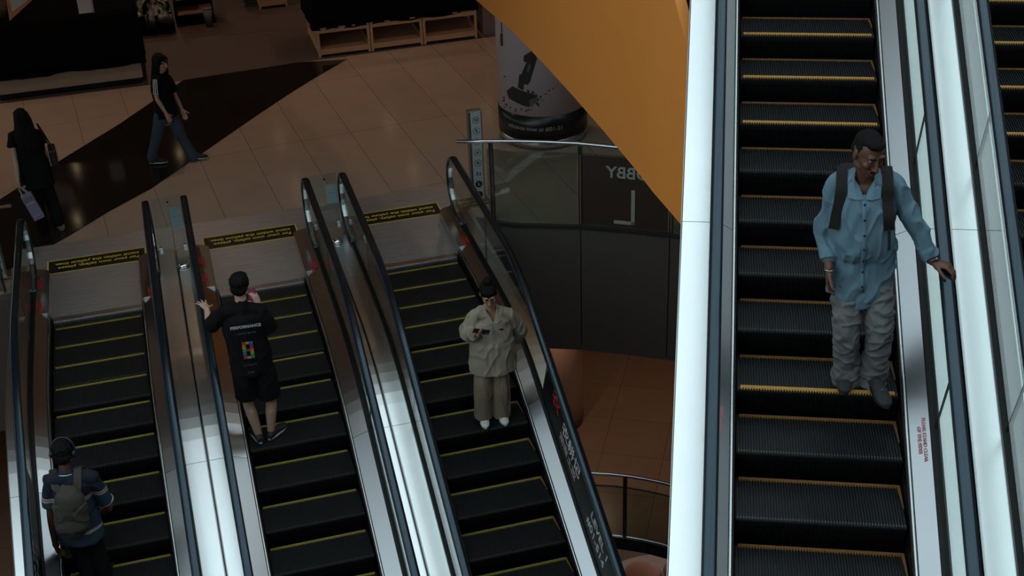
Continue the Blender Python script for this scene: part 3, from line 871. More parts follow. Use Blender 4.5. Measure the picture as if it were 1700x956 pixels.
def apt(px, py):
    """flat artwork coordinates of a pixel on the column's front"""
    d = ray(px, py); o = CAM - V((5.73, 3.19, 0)); a = d.x ** 2 + d.y ** 2; b = 2 * (o.x * d.x + o.y * d.y); c = o.x ** 2 + o.y ** 2 - RC * RC
    t = (-b - sqrt(max(0, b * b - 4 * a * c))) / (2 * a); p = o + d * t
    an = atan2(p.y, p.x) - A0
    while an > pi: an -= 2 * pi
    while an < -pi: an += 2 * pi
    return (an * RC, p.z)


CH = mat('printed_charcoal', (.016, .016, .017), .4); CH2 = mat('printed_dark_maroon', (.035, .014, .014), .4); CH3 = mat('printed_grey', (.10, .095, .10), .4)
art([[apt(*q) for q in ((841, 151), (851, 143), (892, 158), (893, 168), (879, 178), (866, 174), (845, 163))]], 'cleaner_head_print', CH)
art([[apt(*q) for q in ((878, 166), (892, 160), (893, 168), (880, 177))]], 'cleaner_head_end_print', CH3, .005)
art([[apt(*q) for q in ((860, 145), (862, 124), (866, 123), (872, 127), (869, 150))], [apt(*q) for q in ((865, 126), (867, 120), (878, 95), (892, 96), (880, 136), (876, 141), (869, 139))]], 'cleaner_neck_print', CH)
art([[apt(*q) for q in ((869, 101), (870, 92), (880, 86), (890, 94), (878, 106))], [apt(*q) for q in ((880, 88), (883, 80), (893, 84), (889, 98))]], 'cleaner_tank_print', CH2, .004)
art([[apt(*q) for q in ((874, 118), (878, 106), (882, 107), (878, 120))]], 'cleaner_tank_highlight_print', CH3, .006)
rnd = random.Random(5)
specks = []
for _ in range(46):
    a = rnd.uniform(-.2, 2.2 * pi); cx = 866 + cos(a) * rnd.uniform(26, 36); cy = 166 + sin(a) * rnd.uniform(12, 19)
    if cy < 150 and cx < 890: continue
    r_ = rnd.uniform(.5, 1.7); specks.append([apt(cx + r_ * cos(k) * 1.3, cy + r_ * sin(k)) for k in (0, 1.3, 2.6, 3.9, 5.1)])
for cx, cy in ((912, 150), (906, 156), (838, 127), (918, 147)): specks.append([apt(cx + 1.6 * cos(k), cy + 1.2 * sin(k)) for k in (0, 1.3, 2.6, 3.9, 5.1)])
o = art(specks, 'crumb_print', CH2); o['kind'] = 'stuff'
bm = bmesh.new(); tube_path(bm, [(cos(A0 - .99) * (RC + .006), sin(A0 - .99) * (RC + .006), z) for z in (1.55, 2.2, 3.0, 4.5)], .006, 6); mesh_obj('cable', bm, mat('grey_cable', (.05, .045, .04), .5), ac, True)
bm = bmesh.new(); box(bm, (cos(A0 - .99) * (RC + .01), sin(A0 - .99) * (RC + .01), 1.47), (.03, .03, .16), A0 - .99); mesh_obj('cable_socket', bm, mat('brown_socket', (.10, .06, .04), .5), ac)

# ------------------------------------------------------------ pictogram posts by the escalators
PICB = mat('pale_blue_sign_plate', (.40, .46, .47), .45); PICK = mat('black_pictogram', (.012, .012, .013), .5); PICR = mat('grey_pictogram_ring', (.16, .15, .15), .5)


def sign_post(loc, label, h=1.16, n=8):
    r = empty('pictogram_post', loc, 0.0, label, 'sign')
    bm = bmesh.new(); box(bm, (0, .035, h / 2), (.17, .10, h)); bevel(bm, .004, 1); mesh_obj('post_body', bm, mat('brushed_post_steel', (.40, .38, .36), .35, 1), r)
    bm = bmesh.new(); box(bm, (0, .035, .01), (.26, .18, .02)); mesh_obj('base_plate', bm, STEEL, r)
    bm = bmesh.new(); box(bm, (0.008, -.0175, h / 2 + .02), (.125, .005, h - .06)); pl = mesh_obj('sign_plate', bm, PICB, r)
    p = (h - .08) / n
    for i in range(n):
        z = h - .04 - p * (i + .5); y = -.0215; x = .008; R0 = .045
        bm = bmesh.new()
        if i in (6, 7):   # mandatory signs, filled discs with a pale figure
            cyl(bm, (x, y, z), (x, y - .002, z), R0, 28); mesh_obj('pictogram', bm, PICK, pl)
            bm = bmesh.new(); sphere(bm, (x - .004, y - .003, z + .016), (.008, .002, .008), 10); box(bm, (x - .004, y - .003, z - .006), (.014, .002, .026)); box(bm, (x + .012, y - .003, z - .014), (.016, .002, .006)); mesh_obj('pictogram_figure', bm, PICB, pl)
        elif i == 5:
            box(bm, (x, y, z - .012), (.06, .002, .03)); box(bm, (x - .012, y, z + .012), (.012, .002, .03)); box(bm, (x + .026, y, z + .002), (.01, .002, .016)); mesh_obj('pictogram', bm, PICK, pl)
            bm = bmesh.new(); box(bm, (x - .0, y - .002, z - .012), (.045, .001, .018)); mesh_obj('pictogram_figure', bm, PICB, pl)
        else:
            n_ = 28; rings = [[V((x + rr * cos(2 * pi * k / n_), y - d_, z + rr * sin(2 * pi * k / n_))) for k in range(n_)] for rr, d_ in ((R0, 0), (R0, .002), (R0 - .006, .002), (R0 - .006, 0))]
            loft(bm, rings, caps=False); box(bm, (0, 0, 0), (.082, .002, .005), M=Matrix.Translation((x, y - .0015, z)) @ Matrix.Rotation(radians(45 if i != 3 else -45), 4, 'Y')); mesh_obj('pictogram', bm, PICR, pl)
            bm = bmesh.new()
            shapes = {0: ((-.012, .004, .012, .026), (.014, .0, .012, .03)), 1: ((.0, .004, .014, .034), (.010, -.014, .020, .008)), 2: ((.008, .004, .010, .030), (-.014, -.012, .014, .014)), 3: ((-.002, .0, .030, .016), (.006, -.014, .010, .012)), 4: ((0, 0, .026, .024), (0, .020, .010, .008))}[i]
            for sx, sz, wx, wz in shapes: box(bm, (x + sx, y - .001, z + sz), (wx, .002, wz))
            mesh_obj('pictogram_figure', bm, PICK, pl)
    return r


sign_post((4.325, 1.35, .012), 'pictogram post with eight symbols behind the railing right of the escalators', 1.22)
sign_post((-1.41, 1.30, .012), 'pictogram post at the left edge of the picture, beside the short railing', .98)

# acrylic barriers with notices between the newels, and the convex caps behind them
PAP = mat('pale_blue_notice_paper', (.30, .40, .42), .6)
for (xa, xb), side_, lab in (((.414, .733), 1, 'clear acrylic barrier with a pale notice between the first two escalators'), ((2.22, 2.541), 1, 'clear acrylic barrier with a pale notice between the second and third escalators')):
    r = empty('acrylic_barrier', ((xa + xb) / 2, 1.035, .174), 0, lab, 'barrier'); wd_ = xb - xa
    bm = bmesh.new(); box(bm, (0, 0, .33), (wd_, .008, .66)); mesh_obj('acrylic_sheet', bm, glass_mat('acrylic', (.84, .90, .90), 1.0), r)
    for q_ in (-1, 1):
        bm = bmesh.new(); box(bm, (q_ * (wd_ / 2 - .02), 0, .02), (.04, .03, .04)); mesh_obj('clamp', bm, STEEL, r)
    bm = bmesh.new(); box(bm, (wd_ / 2 - .07, -.006, .40), (.13, .002, .25)); nt_ = mesh_obj('notice', bm, PAP, r)
    bm = bmesh.new(); box(bm, (wd_ / 2 - .07, -.008, .41), (.08, .001, .008)); mesh_obj('notice_print', bm, mat('notice_grey_print', (.16, .24, .26), .6), nt_)
    bm = bmesh.new(); cyl(bm, (.02, -.004, .60), (.02, -.008, .60), .012, 16); mesh_obj('screw_cap', bm, BLK, r)
for x, lab in ((.655, 'polished steel dome on the deck between the first two escalators'), (2.42, 'polished steel dome on the deck between the second and third escalators')):
    r = empty('steel_dome', (x, .56, .178), 0, lab, 'dome')
    bm = bmesh.new(); sphere(bm, (0, 0, 0), (.062, .062, .05), 28); bmesh.ops.bisect_plane(bm, geom=bm.verts[:] + bm.edges[:] + bm.faces[:], plane_co=(0, 0, 0), plane_no=(0, 0, 1), clear_inner=True); mesh_obj('dome_cap', bm, mat('mirror_steel', (.8, .8, .8), .06, 1), r, True)
    bm = bmesh.new(); cyl(bm, (0, 0, 0), (0, 0, .006), .072, 28); mesh_obj('flange', bm, STEEL, r)

# ------------------------------------------------------------ wooden tables under black cloths
WOOD = mat('pale_pine', (.52, .33, .20), .6, noise_amt=.15, noise_scale=4, stretch=(1, 8, 8), bump=.1)
PLY = mat('pale_plywood', (.46, .29, .18), .6, noise_amt=.12, noise_scale=3)
CLOTH = mat('black_cover_cloth', (.004, .004, .0045), .95, spec=.05)


def crate_table(x0, x1, y0, y1, h, label, group=None):
    r = empty('display_table', ((x0 + x1) / 2, (y0 + y1) / 2, 0), 0, label, 'table', group)
    w_, d_ = x1 - x0, y1 - y0
    for sx in (-1, 1):
        for sy in (-1, 1):
            bm = bmesh.new(); box(bm, (sx * (w_ / 2 - .02), sy * (d_ / 2 - .02), h / 2), (.04, .04, h)); bevel(bm, .003, 1); mesh_obj('leg', bm, WOOD, r)
    bm = bmesh.new(); box(bm, (0, 0, .12), (w_ - .01, d_ - .01, .018)); mesh_obj('lower_shelf', bm, PLY, r)
    for sy in (-1, 1):
        bm = bmesh.new(); box(bm, (0, sy * (d_ / 2 - .012), .085), (w_ - .08, .018, .085)); mesh_obj('lower_rail', bm, WOOD, r)
        bm = bmesh.new(); box(bm, (0, sy * (d_ / 2 - .012), h - .045), (w_ - .08, .018, .06)); mesh_obj('upper_rail', bm, WOOD, r)
    for sx in (-1, 1):
        bm = bmesh.new(); box(bm, (sx * (w_ / 2 - .012), 0, .085), (.018, d_ - .08, .085)); mesh_obj('lower_rail', bm, WOOD, r)
        bm = bmesh.new(); box(bm, (sx * (w_ / 2 - .012), 0, h - .045), (.018, d_ - .08, .06)); mesh_obj('upper_rail', bm, WOOD, r)
        bm = bmesh.new(); box(bm, (sx * (w_ / 2 - .03), 0, .29), (.008, d_ - .1, .30)) if sx < 0 and 'left' in label else box(bm, (sx * (w_ / 2 - .03), 0, .16), (.008, d_ - .1, .06)); mesh_obj('side_board', bm, PLY, r)
    bm = bmesh.new(); box(bm, (0, 0, h), (w_, d_, .02)); mesh_obj('table_top', bm, PLY, r)
    return r


TX = [3.23, 4.085, 4.945, 5.85]; TH_ = .47
labs = ['left pine display table of the row of three under the black cloth', 'middle pine display table of the row of three under the black cloth', 'right pine display table of the row of three under the black cloth']
for i in range(3): crate_table(TX[i] + .006, TX[i + 1] - .006, 7.24, 8.42, TH_, labs[i])


def drape(name, x0, x1, y0, y1, ztop, hem, label, seed=1, lump=.05, cat='cloth', front_hem=None):
    """a cloth thrown over goods: lumpy top, hanging folds, uneven hem"""
    bm = bmesh.new(); nx, ny = 46, 26; rings = []
    per = []
    for i in range(nx): per.append((x0 + (x1 - x0) * i / nx, y0))
    for i in range(ny): per.append((x1, y0 + (y1 - y0) * i / ny))
    for i in range(nx): per.append((x1 - (x1 - x0) * i / nx, y1))
    for i in range(ny): per.append((x0, y1 - (y1 - y0) * i / ny))
    cx, cy = (x0 + x1) / 2, (y0 + y1) / 2
    def lvl(f, z, out, ragged=0):
        rg = []
        for x, y in per:
            k = noise.noise(V((x * 2.2, y * 2.2, seed))) ; k2 = noise.noise(V((x * 7, y * 7, seed + 3)))
            zz_ = z + ragged * (k * 1.0 + k2 * .35); dx, dy = x - cx, y - cy
            rg.append(V((cx + dx * f + (out * (k2 * .5 + .5)) * (1 if dx > 0 else -1) * (abs(dx) > (x1 - x0) / 2 - .01), cy + dy * f + (out * (k2 * .5 + .5)) * (1 if dy > 0 else -1) * (abs(dy) > (y1 - y0) / 2 - .01), zz_)))
        return rg
    fh = hem
    rings = [lvl(1.0, hem, .05, .06), lvl(1.0, hem + (ztop - hem) * .35, .03), lvl(.995, hem + (ztop - hem) * .75, .01), lvl(.985, ztop - .02, 0, lump * .5), lvl(.93, ztop + .01, 0, lump), lvl(.7, ztop + .02, 0, lump * 1.6), lvl(.4, ztop + .02, 0, lump * 2), lvl(.1, ztop + .03, 0, lump)]
    loft(bm, rings, caps=False); bm.faces.new(bm.verts[-len(per):]) if False else None
    bm.verts.ensure_lookup_table(); bm.faces.new([bm.verts[len(bm.verts) - len(per) + i] for i in range(len(per))])
    o = mesh_obj(name, bm, CLOTH, None, True)
    md = o.modifiers.new('thickness', 'SOLIDIFY'); md.thickness = .008
    return tag(o, label, cat)


drape('cover_cloth', 3.20, 5.86, 7.26, 8.45, .98, .45, 'black cloth thrown over the goods on the three pine tables', 2)
crate_table(2.62, 3.12, 10.05, 10.75, .47, 'pine display table further back, its corner showing beside the black cloth')
drape('cover_cloth', 2.30, 3.1, 10.25, 11.2, .95, .40, 'black cloth over the pine table further back at the top of the picture', 6)
bm = bmesh.new(); box(bm, (6.22, 7.75, .55), (.52, .9, 1.1)); bevel(bm, .004, 1); tag(mesh_obj('plinth_block', bm, mat('mauve_grey_panel', (.20, .15, .15), .6)), 'mauve grey plinth right of the pine tables', 'plinth')

# ------------------------------------------------------------ covered counter at the upper left
kr = empty('counter', (-.58, 7.75, 0), 0, 'pale counter under a black cloth at the upper left, behind the walking women', 'counter')
PLI = mat('pale_counter_laminate', (.34, .27, .21), .6)
bm = bmesh.new(); box(bm, (0, 0, .06), (2.08, 1.22, .12)); mesh_obj('recessed_base', bm, BLK, kr)
bm = bmesh.new(); box(bm, (0, 0, .55), (2.16, 1.26, .92)); bevel(bm, .006, 1); mesh_obj('body', bm, PLI, kr)
bm = bmesh.new(); box(bm, (0, 0, 1.03), (2.22, 1.32, .04)); mesh_obj('counter_top', bm, PLI, kr)
drape('cover_cloth', -1.73, .56, 7.07, 8.44, 1.16, .33, 'black cloth covering the long counter at the upper left', 3, .03)
WP = mat('white_paper', (.50, .51, .53), .7)
PAPR = mat('pink_printed_paper', (.42, .30, .27), .7); ORP = mat('orange_card', (.50, .23, .10), .7)
r = empty('sheet_of_paper', (-.14, 7.10, 1.36), 0, 'white sheet of paper hanging over the front of the black covered counter', 'paper')
bm = bmesh.new(); box(bm, (0, -.035, .0), (.22, .004, .30), 0, M=Matrix.Rotation(-.10, 4, 'X')); mesh_obj('sheet', bm, WP, r)
bm = bmesh.new(); box(bm, (.095, -.040, .0), (.008, .003, .29), 0, M=Matrix.Rotation(-.10, 4, 'X')); mesh_obj('margin_line', bm, mat('brown_line', (.12, .07, .04), .7), r)
r = empty('poster_card', (-1.08, 7.03, 1.46), 0, 'orange edged poster card leaning at the front of the black covered counter', 'card')
bm = bmesh.new(); prism(bm, [(-.15, -.22), (.24, .06), (.24, .32), (-.13, .32)], -.004, .004); place(bm, Matrix.Rotation(pi / 2 - .1, 4, 'X')); mesh_obj('card', bm, ORP, r)
bm = bmesh.new(); prism(bm, [(-.09, -.09), (.22, .08), (.22, .31), (-.09, .31)], .005, .007); place(bm, Matrix.Translation((0, -.010, 0)) @ Matrix.Rotation(pi / 2 - .1, 4, 'X')); mesh_obj('print', bm, WP, r)
bm = bmesh.new(); limb(bm, [V((-1.48, 7.30, 1.30)), V((-1.48, 7.32, 1.42)), V((-1.48, 7.34, 1.6))], [(.20, .12), (.22, .13), (.15, .10)], 20); o = fuse('cloth_bag', bm, mat('taupe_fabric', (.14, .10, .08), .8), None, .012, 2, folds(.02, 8, seed=22)); tag(o, 'taupe cloth bag on the left end of the black covered counter', 'bag')

# dark stock behind: a second covered stand with crumpled plastic, a trolley and a bin
drape('cover_cloth', .45, 1.10, 9.35, 10.6, .26, .06, 'black cloth over a low stand behind the long covered counter', 9, .03)
bm = bmesh.new()
nx_, ny_ = 26, 22; G = []
for i in range(nx_ + 1):
    row = []
    for j in range(ny_ + 1):
        x = .42 + .70 * i / nx_; y = 9.2 + 1.0 * j / ny_; k = noise.noise(V((x * 4, y * 4, 3))) + .5 * noise.noise(V((x * 11, y * 11, 8)))
        row.append(bm.verts.new((x + .04 * k, y + .05 * k, .34 + .07 * k + .30 * (y - 9.2) - (.20 if j == 0 else 0) * (.6 + k))))
    G.append(row)
for i in range(nx_):
    for j in range(ny_):
        if noise.noise(V((i * .35, j * .35, 5))) > -.12: bm.faces.new((G[i][j], G[i + 1][j], G[i + 1][j + 1], G[i][j + 1]))
bmesh.ops.delete(bm, geom=[v for v in bm.verts if not v.link_faces], context='VERTS')
o = mesh_obj('plastic_sheet', bm, mat('crumpled_grey_plastic', (.045, .046, .042), .35), None, True); o.modifiers.new('thickness', 'SOLIDIFY').thickness = .006
tag(o, 'crumpled grey plastic sheet over the stock behind the covered counter', 'sheet')
tr = empty('stock_trolley', (1.50, 9.85, 0), 0, 'dark trolley with wooden shelves behind the covered counter', 'trolley')
for sx in (-1, 1):
    for sy in (-1, 1):
        bm = bmesh.new(); box(bm, (sx * .30, sy * .2, .62), (.03, .03, 1.2)); mesh_obj('upright', bm, BLK, tr)
for z, nm in ((.20, 'shelf'), (.46, 'shelf'), (.9, 'shelf')):
    bm = bmesh.new(); box(bm, (0, 0, z), (.60, .42, .025)); mesh_obj(nm, bm, WOOD, tr)
bm = bmesh.new(); box(bm, (0, 0, .02), (.66, .46, .03)); mesh_obj('base_frame', bm, BLK, tr)
bm = bmesh.new(); box(bm, (0, .23, .65), (.66, .02, 1.3)); mesh_obj('back_panel', bm, CLOTH, tr)
bm = bmesh.new(); box(bm, (-.32, 0, .65), (.02, .44, 1.3)); mesh_obj('side_panel', bm, CLOTH, tr)
bm = bmesh.new(); box(bm, (0, 0, 0), (.36, .28, .20)); bevel(bm, .01, 1); o = mesh_obj('cardboard_box', bm, mat('pinkish_card', (.30, .20, .17), .8)); o.location = (1.44, 9.83, .575); tag(o, 'pinkish cardboard box on the middle shelf of the dark trolley', 'box')
b_ = empty('waste_bin', (1.70, 9.47, 0), 0, 'small grey bin standing in front of the dark trolley', 'bin')
bm = bmesh.new(); cyl(bm, (0, 0, 0), (0, 0, .31), .055, 24, .08); mesh_obj('bin_body', bm, mat('grey_plastic_bin', (.14, .14, .13), .5), b_, True)
bm = bmesh.new(); cyl(bm, (0, 0, .31), (0, 0, .325), .084, 24); mesh_obj('rim', bm, MATS['grey_plastic_bin'], b_, True)
SKIN_D = mat('deep_brown_skin', (.115, .048, .028), .5, bump=.1, bump_scale=200)
SKIN_M = mat('tan_skin', (.42, .235, .16), .5, bump=.1, bump_scale=200)
SKIN_L = mat('light_skin', (.50, .31, .23), .5, bump=.1, bump_scale=200)
HAIR = mat('black_hair', (.006, .005, .005), .6, spec=.15, bump=.6, bump_scale=120, stretch=(3, 3, .3))
LIPD = mat('dark_lips', (.13, .045, .035), .5)
LIPM = mat('rose_lips', (.34, .12, .10), .45)
BLACKC = mat('black_cotton', (.008, .008, .009), .9, spec=.12, bump=.2, bump_scale=300)
RUBW = mat('white_rubber_sole', (.55, .55, .54), .6)
RUBB = mat('black_rubber_sole', (.015, .015, .016), .6)


def torso_forms(bm, pel, chest, neck, sL, sR, a=1.0, d=1.0, hip=.145, waist=.14):
    mid = (pel + chest) / 2; sh = (sL + sR) / 2
    ax = (sR - sL).normalized()
    limb(bm, [pel - (chest - pel).normalized() * .10, pel, mid, chest, sh + V((0, 0, -.03)), sh + V((0, 0, .03))], [(hip * .9, .10 * d), (hip, .104 * d), (waist * a, .105 * d), (.160 * a, .110 * d), (.130 * a, .078 * d), (.07, .06)], 22, side=ax)
    limb(bm, [sh + V((0, 0, -.02)), neck, neck + V((0, .012, .07))], [(.068, .060), .054, .051], 16, side=ax)
    limb(bm, [sL, sh + V((0, -.01, .01)), sR], [(.048, .05), (.058, .058), (.048, .05)], 14)


def yoke(bm, sL, sR, nk, r=.064, rn=.080):
    sh = (sL + sR) / 2
    limb(bm, [sL, sL.lerp(sh, .5) + V((0, 0, .012)), sh + V((0, 0, .02)), sR.lerp(sh, .5) + V((0, 0, .012)), sR], [r, rn * .97, rn, rn * .97, r], 16, side=(0, 1, 0))
    limb(bm, [sh + V((0, 0, -.01)), sh.lerp(nk, .7) + V((0, 0, .0)), nk + V((0, 0, .006))], [(.125, .092), (.090, .080), (.068, .068)], 18)


def arm_forms(bm, sh, el, wr, k=1.0):
    limb(bm, [sh, sh.lerp(el, .5), el, el.lerp(wr, .3), wr], [.044 * k, .040 * k, .035 * k, .038 * k, .026 * k], 14)


def leg_forms(bm, hip, kn, an, k=1.0):
    limb(bm, [hip + V((0, 0, .03)), hip.lerp(kn, .4), kn, kn.lerp(an, .35), an], [.074 * k, .072 * k, .055 * k, .056 * k, .037 * k], 16)
    ell(bm, kn.lerp(an, .3) + V((0, -.016, 0)), (.044 * k, .044 * k, .09 * k))


def foot_forms(bm, an, toe):
    d = (V((toe.x, toe.y, toe.z)) - an); limb(bm, [an, an.lerp(toe, .5) + V((0, 0, .0)), toe], [.034, .034, .022], 12)


# ---- man in the blue shirt on the near escalator, facing the camera
sa, ca = sin(RZ), cos(RZ)
def RW(x, t, z): return V((RO.x + x * ca + t * sa, RO.y + x * sa - t * ca, RO.z + z))
lev7 = -.4 * 7 * SL
P = Person('man in a blue shirt and grey jeans holding the handrail of the near escalator', RW(.74, 3.05, lev7), pi + RZ)
J = P.J
hc_ = J(1442, 254, .06); nk = J(1434, 292, 0); ch = J(1431, 350, .0); pe = J(1431, 428, -.02)
sR, eR, wR = J(1389, 306, -.02), J(1368, 388, -.05), J(1377, 446, .10)
sL, eL = J(1483, 304, .0), J(1522, 376, .04)
railp = RW(1.178, 3.17, prof_line(3.17) + .93); railp = P.inv @ railp
wL = railp + V((.080, -.050, .050))
hR, kR, aR = J(1406, 445, -.01), J(1405, 545, .08), J(1404, 634, .02)
hL, kL, aL = J(1456, 445, -.01), J(1461, 543, .09), J(1448, 640, .02)
SH = mat('blue_cotton_shirt', (.125, .215, .275), .85, spec=.2, noise_amt=.08, noise_scale=14, bump=.25, bump_scale=260)
JN = mat('grey_washed_jeans', (.135, .138, .142), .85, noise_amt=.35, noise_scale=6, bump=.3, bump_scale=240)
hd = head_frame(.42, .34, -.05)
bm = bmesh.new()
torso_forms(bm, pe, ch, nk, sL, sR, 1.05, 1.1); head_forms(bm, hc_, hd, 1.03)
arm_forms(bm, sR, eR, wR); arm_forms(bm, sL, eL, wL)
leg_forms(bm, hR, kR, aR); leg_forms(bm, hL, kL, aL)
hand_forms(bm, wR, V((.02, .05, -1)), V((-1, .2, 0)), V((0, 1, 0)), 1.0, .35)
# left hand: back of the hand up, fingers over the far side of the rail, thumb on the near side
hd_d = (railp + V((-.045, .03, .025)) - wL)
hand_forms(bm, wL, V((-.85, .30, -.12)), V((-.15, .1, -1)), V((.25, .95, -.2)), 1.10, curls=(.55, .60, .62, .66), spread=.25, thumb_out=.75, thumb_curl=.7)
fuse('body', bm, SKIN_D, P.o, .005, 1)
face_parts(P.o, hc_, hd, 1.03, HAIR, LIPD)
T = lambda x, y, z: hc_ + hd @ (V((x, y, z)) * 1.03)
bm = bmesh.new(); ell(bm, T(0, -.024, .046), (.080, .094, .080), hd, 26); ell(bm, T(0, -.056, .0), (.074, .060, .070), hd, 22); ell(bm, T(0, .032, .092), (.056, .050, .030), hd, 18)
for sg in (-1, 1): ell(bm, T(sg * .068, -.004, .032), (.012, .024, .036), hd)
fuse('hair', bm, HAIR, P.o, .006, 1, folds(.004, 60, (1, 1, 1)))
bm = bmesh.new(); limb(bm, [T(-.026, .100, -.054), T(0, .110, -.050), T(.026, .100, -.054)], [.003, .004, .003], 8); mesh_obj('moustache', bm, HAIR, P.o, True)
# shirt
bm = bmesh.new(); ax = (sR - sL).normalized(); sh = (sL + sR) / 2
limb(bm, [pe + V((0, 0, -.23)), pe + V((0, 0, -.08)), pe + V((0, .0, .06)), (pe + ch) / 2 + V((0, .018, 0)), ch + V((0, .01, 0)), sh + V((0, .0, -.06)), sh + V((0, 0, -.01))],
     [(.196, .150), (.194, .150), (.192, .155), (.190, .165), (.190, .152), (.178, .136), (.140, .108)], 26, side=ax, cap=False); yoke(bm, sL, sR, nk, .066, .080)
limb(bm, [sR + V((-.03, 0, .0)), sR, sR.lerp(eR, .5), eR, eR.lerp(wR, .62)], [.062, .066, .062, .056, .054], 16)
limb(bm, [sL + V((.03, 0, .0)), sL, sL.lerp(eL, .5), eL, eL.lerp(wL, .72)], [.062, .066, .062, .056, .052], 16)
for wv, ev, q in ((wR, eR, .62), (wL, eL, .74)):
    c = ev.lerp(wv, q); d = (wv - ev).normalized(); limb(bm, [c - d * .03, c + d * .03], [.060, .060], 16, cap=False)
shirt = fuse('shirt', bm, SH, P.o, .007, 2, folds(.014, 13, (1, 1, .6), 1))
# rounded shirt tails
bm = bmesh.new()
limb(bm, [pe + V((0, .0, -.16)), pe + V((-.03, .005, -.25)), pe + V((-.04, .005, -.275))], [(.188, .146), (.165, .142), (.135, .132)], 24, side=ax, cap=False); fuse('shirt_tail', bm, SH, shirt, .008, 2, folds(.008, 13, seed=4))
# collar, placket, buttons


def surface_point(o, x, z, ydir=1):
    """front of a garment at local x, z"""
    best = None
    for v in o.data.vertices:
        if abs(v.co.x - x) < .010 and abs(v.co.z - z) < .010:
            if best is None or v.co.y * ydir > best.y * ydir: best = v.co
    return V(best) if best is not None else None


def open_neck(o, nk, depth, half):
    """cuts the V of an open collar into the front of a garment"""
    bm = bmesh.new(); bm.from_mesh(o.data); z0 = nk.z - depth
    bmesh.ops.delete(bm, geom=[v for v in bm.verts if v.co.y > nk.y and v.co.z > z0 and abs(v.co.x - nk.x) < half * min(1, (v.co.z - z0) / depth)], context='VERTS')
    bm.to_mesh(o.data); bm.free()
    for q_ in o.data.polygons: q_.use_smooth = True


def collar(o, nk, depth, half, m, wide=.055, long=.075):
    """two turned-down flaps following the garment beside the open neck"""
    for sg in (-1, 1):
        pts = []
        for (x, z, off) in ((.006, -depth, .006), (half * .5, -depth * .45, .012), (half + .002, .0, .014), (half + .012, .024, .010), (half + .030, .010, .016), (half + wide * .8, -long * .45, .012), (half * .75 + wide, -long * 1.15, .009), (half * .35 + wide * .4, -depth - .004, .008)):
            X, Z = nk.x + sg * x, nk.z + z
            q = surface_point(o, X, min(Z, nk.z - .012)); y = (q.y if q else nk.y + .07) + off
            if z > -.01: y = nk.y + (.062 if z < .015 else .052)
            if x > half + .02 and z > 0: y = nk.y + .03
            pts.append(V((X, y, Z)))
        bm = bmesh.new(); n = len(pts); c0 = sum(pts, V()) / n + V((0, .006, 0))
        for d_ in (0, -.005):
            cv = bm.verts.new(c0 + V((0, d_, 0))); vs = [bm.verts.new(q + V((0, d_, 0))) for q in pts]
            for i in range(n): bm.faces.new((cv, vs[i], vs[(i + 1) % n]))
            if d_ == 0: top_ = vs
        for i in range(n): bm.faces.new((top_[i], vs[i], vs[(i + 1) % n], top_[(i + 1) % n]))
        mesh_obj('collar', bm, m, o)


pl = []
for i in range(15):
    z = nk.z - .07 - i * (nk.z - .07 - (pe.z - .15)) / 14; x = nk.x + (pe.x - nk.x) * i / 14
    q = surface_point(shirt, x, z)
    if q: pl.append(V((x, q.y + .002, z)))
bm = bmesh.new(); loft(bm, [[p + V((-.014, -.004, 0)), p + V((.014, -.004, 0)), p + V((.013, .002, 0)), p + V((-.013, .002, 0))] for p in pl]); mesh_obj('placket', bm, SH, shirt, True)
for i in range(1, 14, 2):
    if i < len(pl):
        bm = bmesh.new(); cyl(bm, pl[i] + V((0, .0, 0)), pl[i] + V((0, .006, 0)), .007, 12); mesh_obj('button', bm, mat('dark_button', (.02, .02, .025), .4), shirt)
collar(shirt, nk, .085, .050, SH); open_neck(shirt, nk, .085, .050)
# jeans
bm = bmesh.new()
limb(bm, [pe + V((0, 0, .02)), pe + V((0, 0, -.07))], [(.145, .105), (.140, .102)], 20, side=ax)
for h_, k_, a_ in ((hR, kR, aR), (hL, kL, aL)):
    limb(bm, [h_ + V((0, 0, .0)), h_.lerp(k_, .45), k_, k_.lerp(a_, .5), a_ + V((0, 0, .03)), a_ + V((0, .01, -.03))], [(.078, .092), .088, .080, .076, .084, .080], 18, cap=False)
jeans = fuse('jeans', bm, JN, P.o, .007, 2, folds(.014, 12, (1, 1, 1.5), 2))
SHO = mat('charcoal_suede', (.022, .022, .023), .8)
hp = P.inv @ RW(.685, 2.96, lev7); tp = P.inv @ RW(.660, 3.20, lev7)
s1 = shoe(P.o, hp + V((0, 0, .012)), tp + V((0, 0, .012)), (0, 0, 1), SHO, RUBB, .275, .05, .055)
hp2 = P.inv @ RW(.835, 3.10, lev7); tp2 = P.inv @ RW(.900, 3.36, lev7)
s2 = shoe(P.o, hp2 + V((0, 0, .012)), tp2 + V((0, 0, .012)), (0, 0, 1), SHO, RUBB, .275, .05, .055)
for so, h0, t0_ in ((s1, hp, tp), (s2, hp2, tp2)):
    bm = bmesh.new(); c = h0.lerp(t0_, .62) + V((0, 0, .080)); box(bm, c, (.05, .007, .012), -.2); box(bm, c + V((.0, .012, -.002)), (.012, .012, .01)); mesh_obj('metal_bit', bm, STEEL, so)
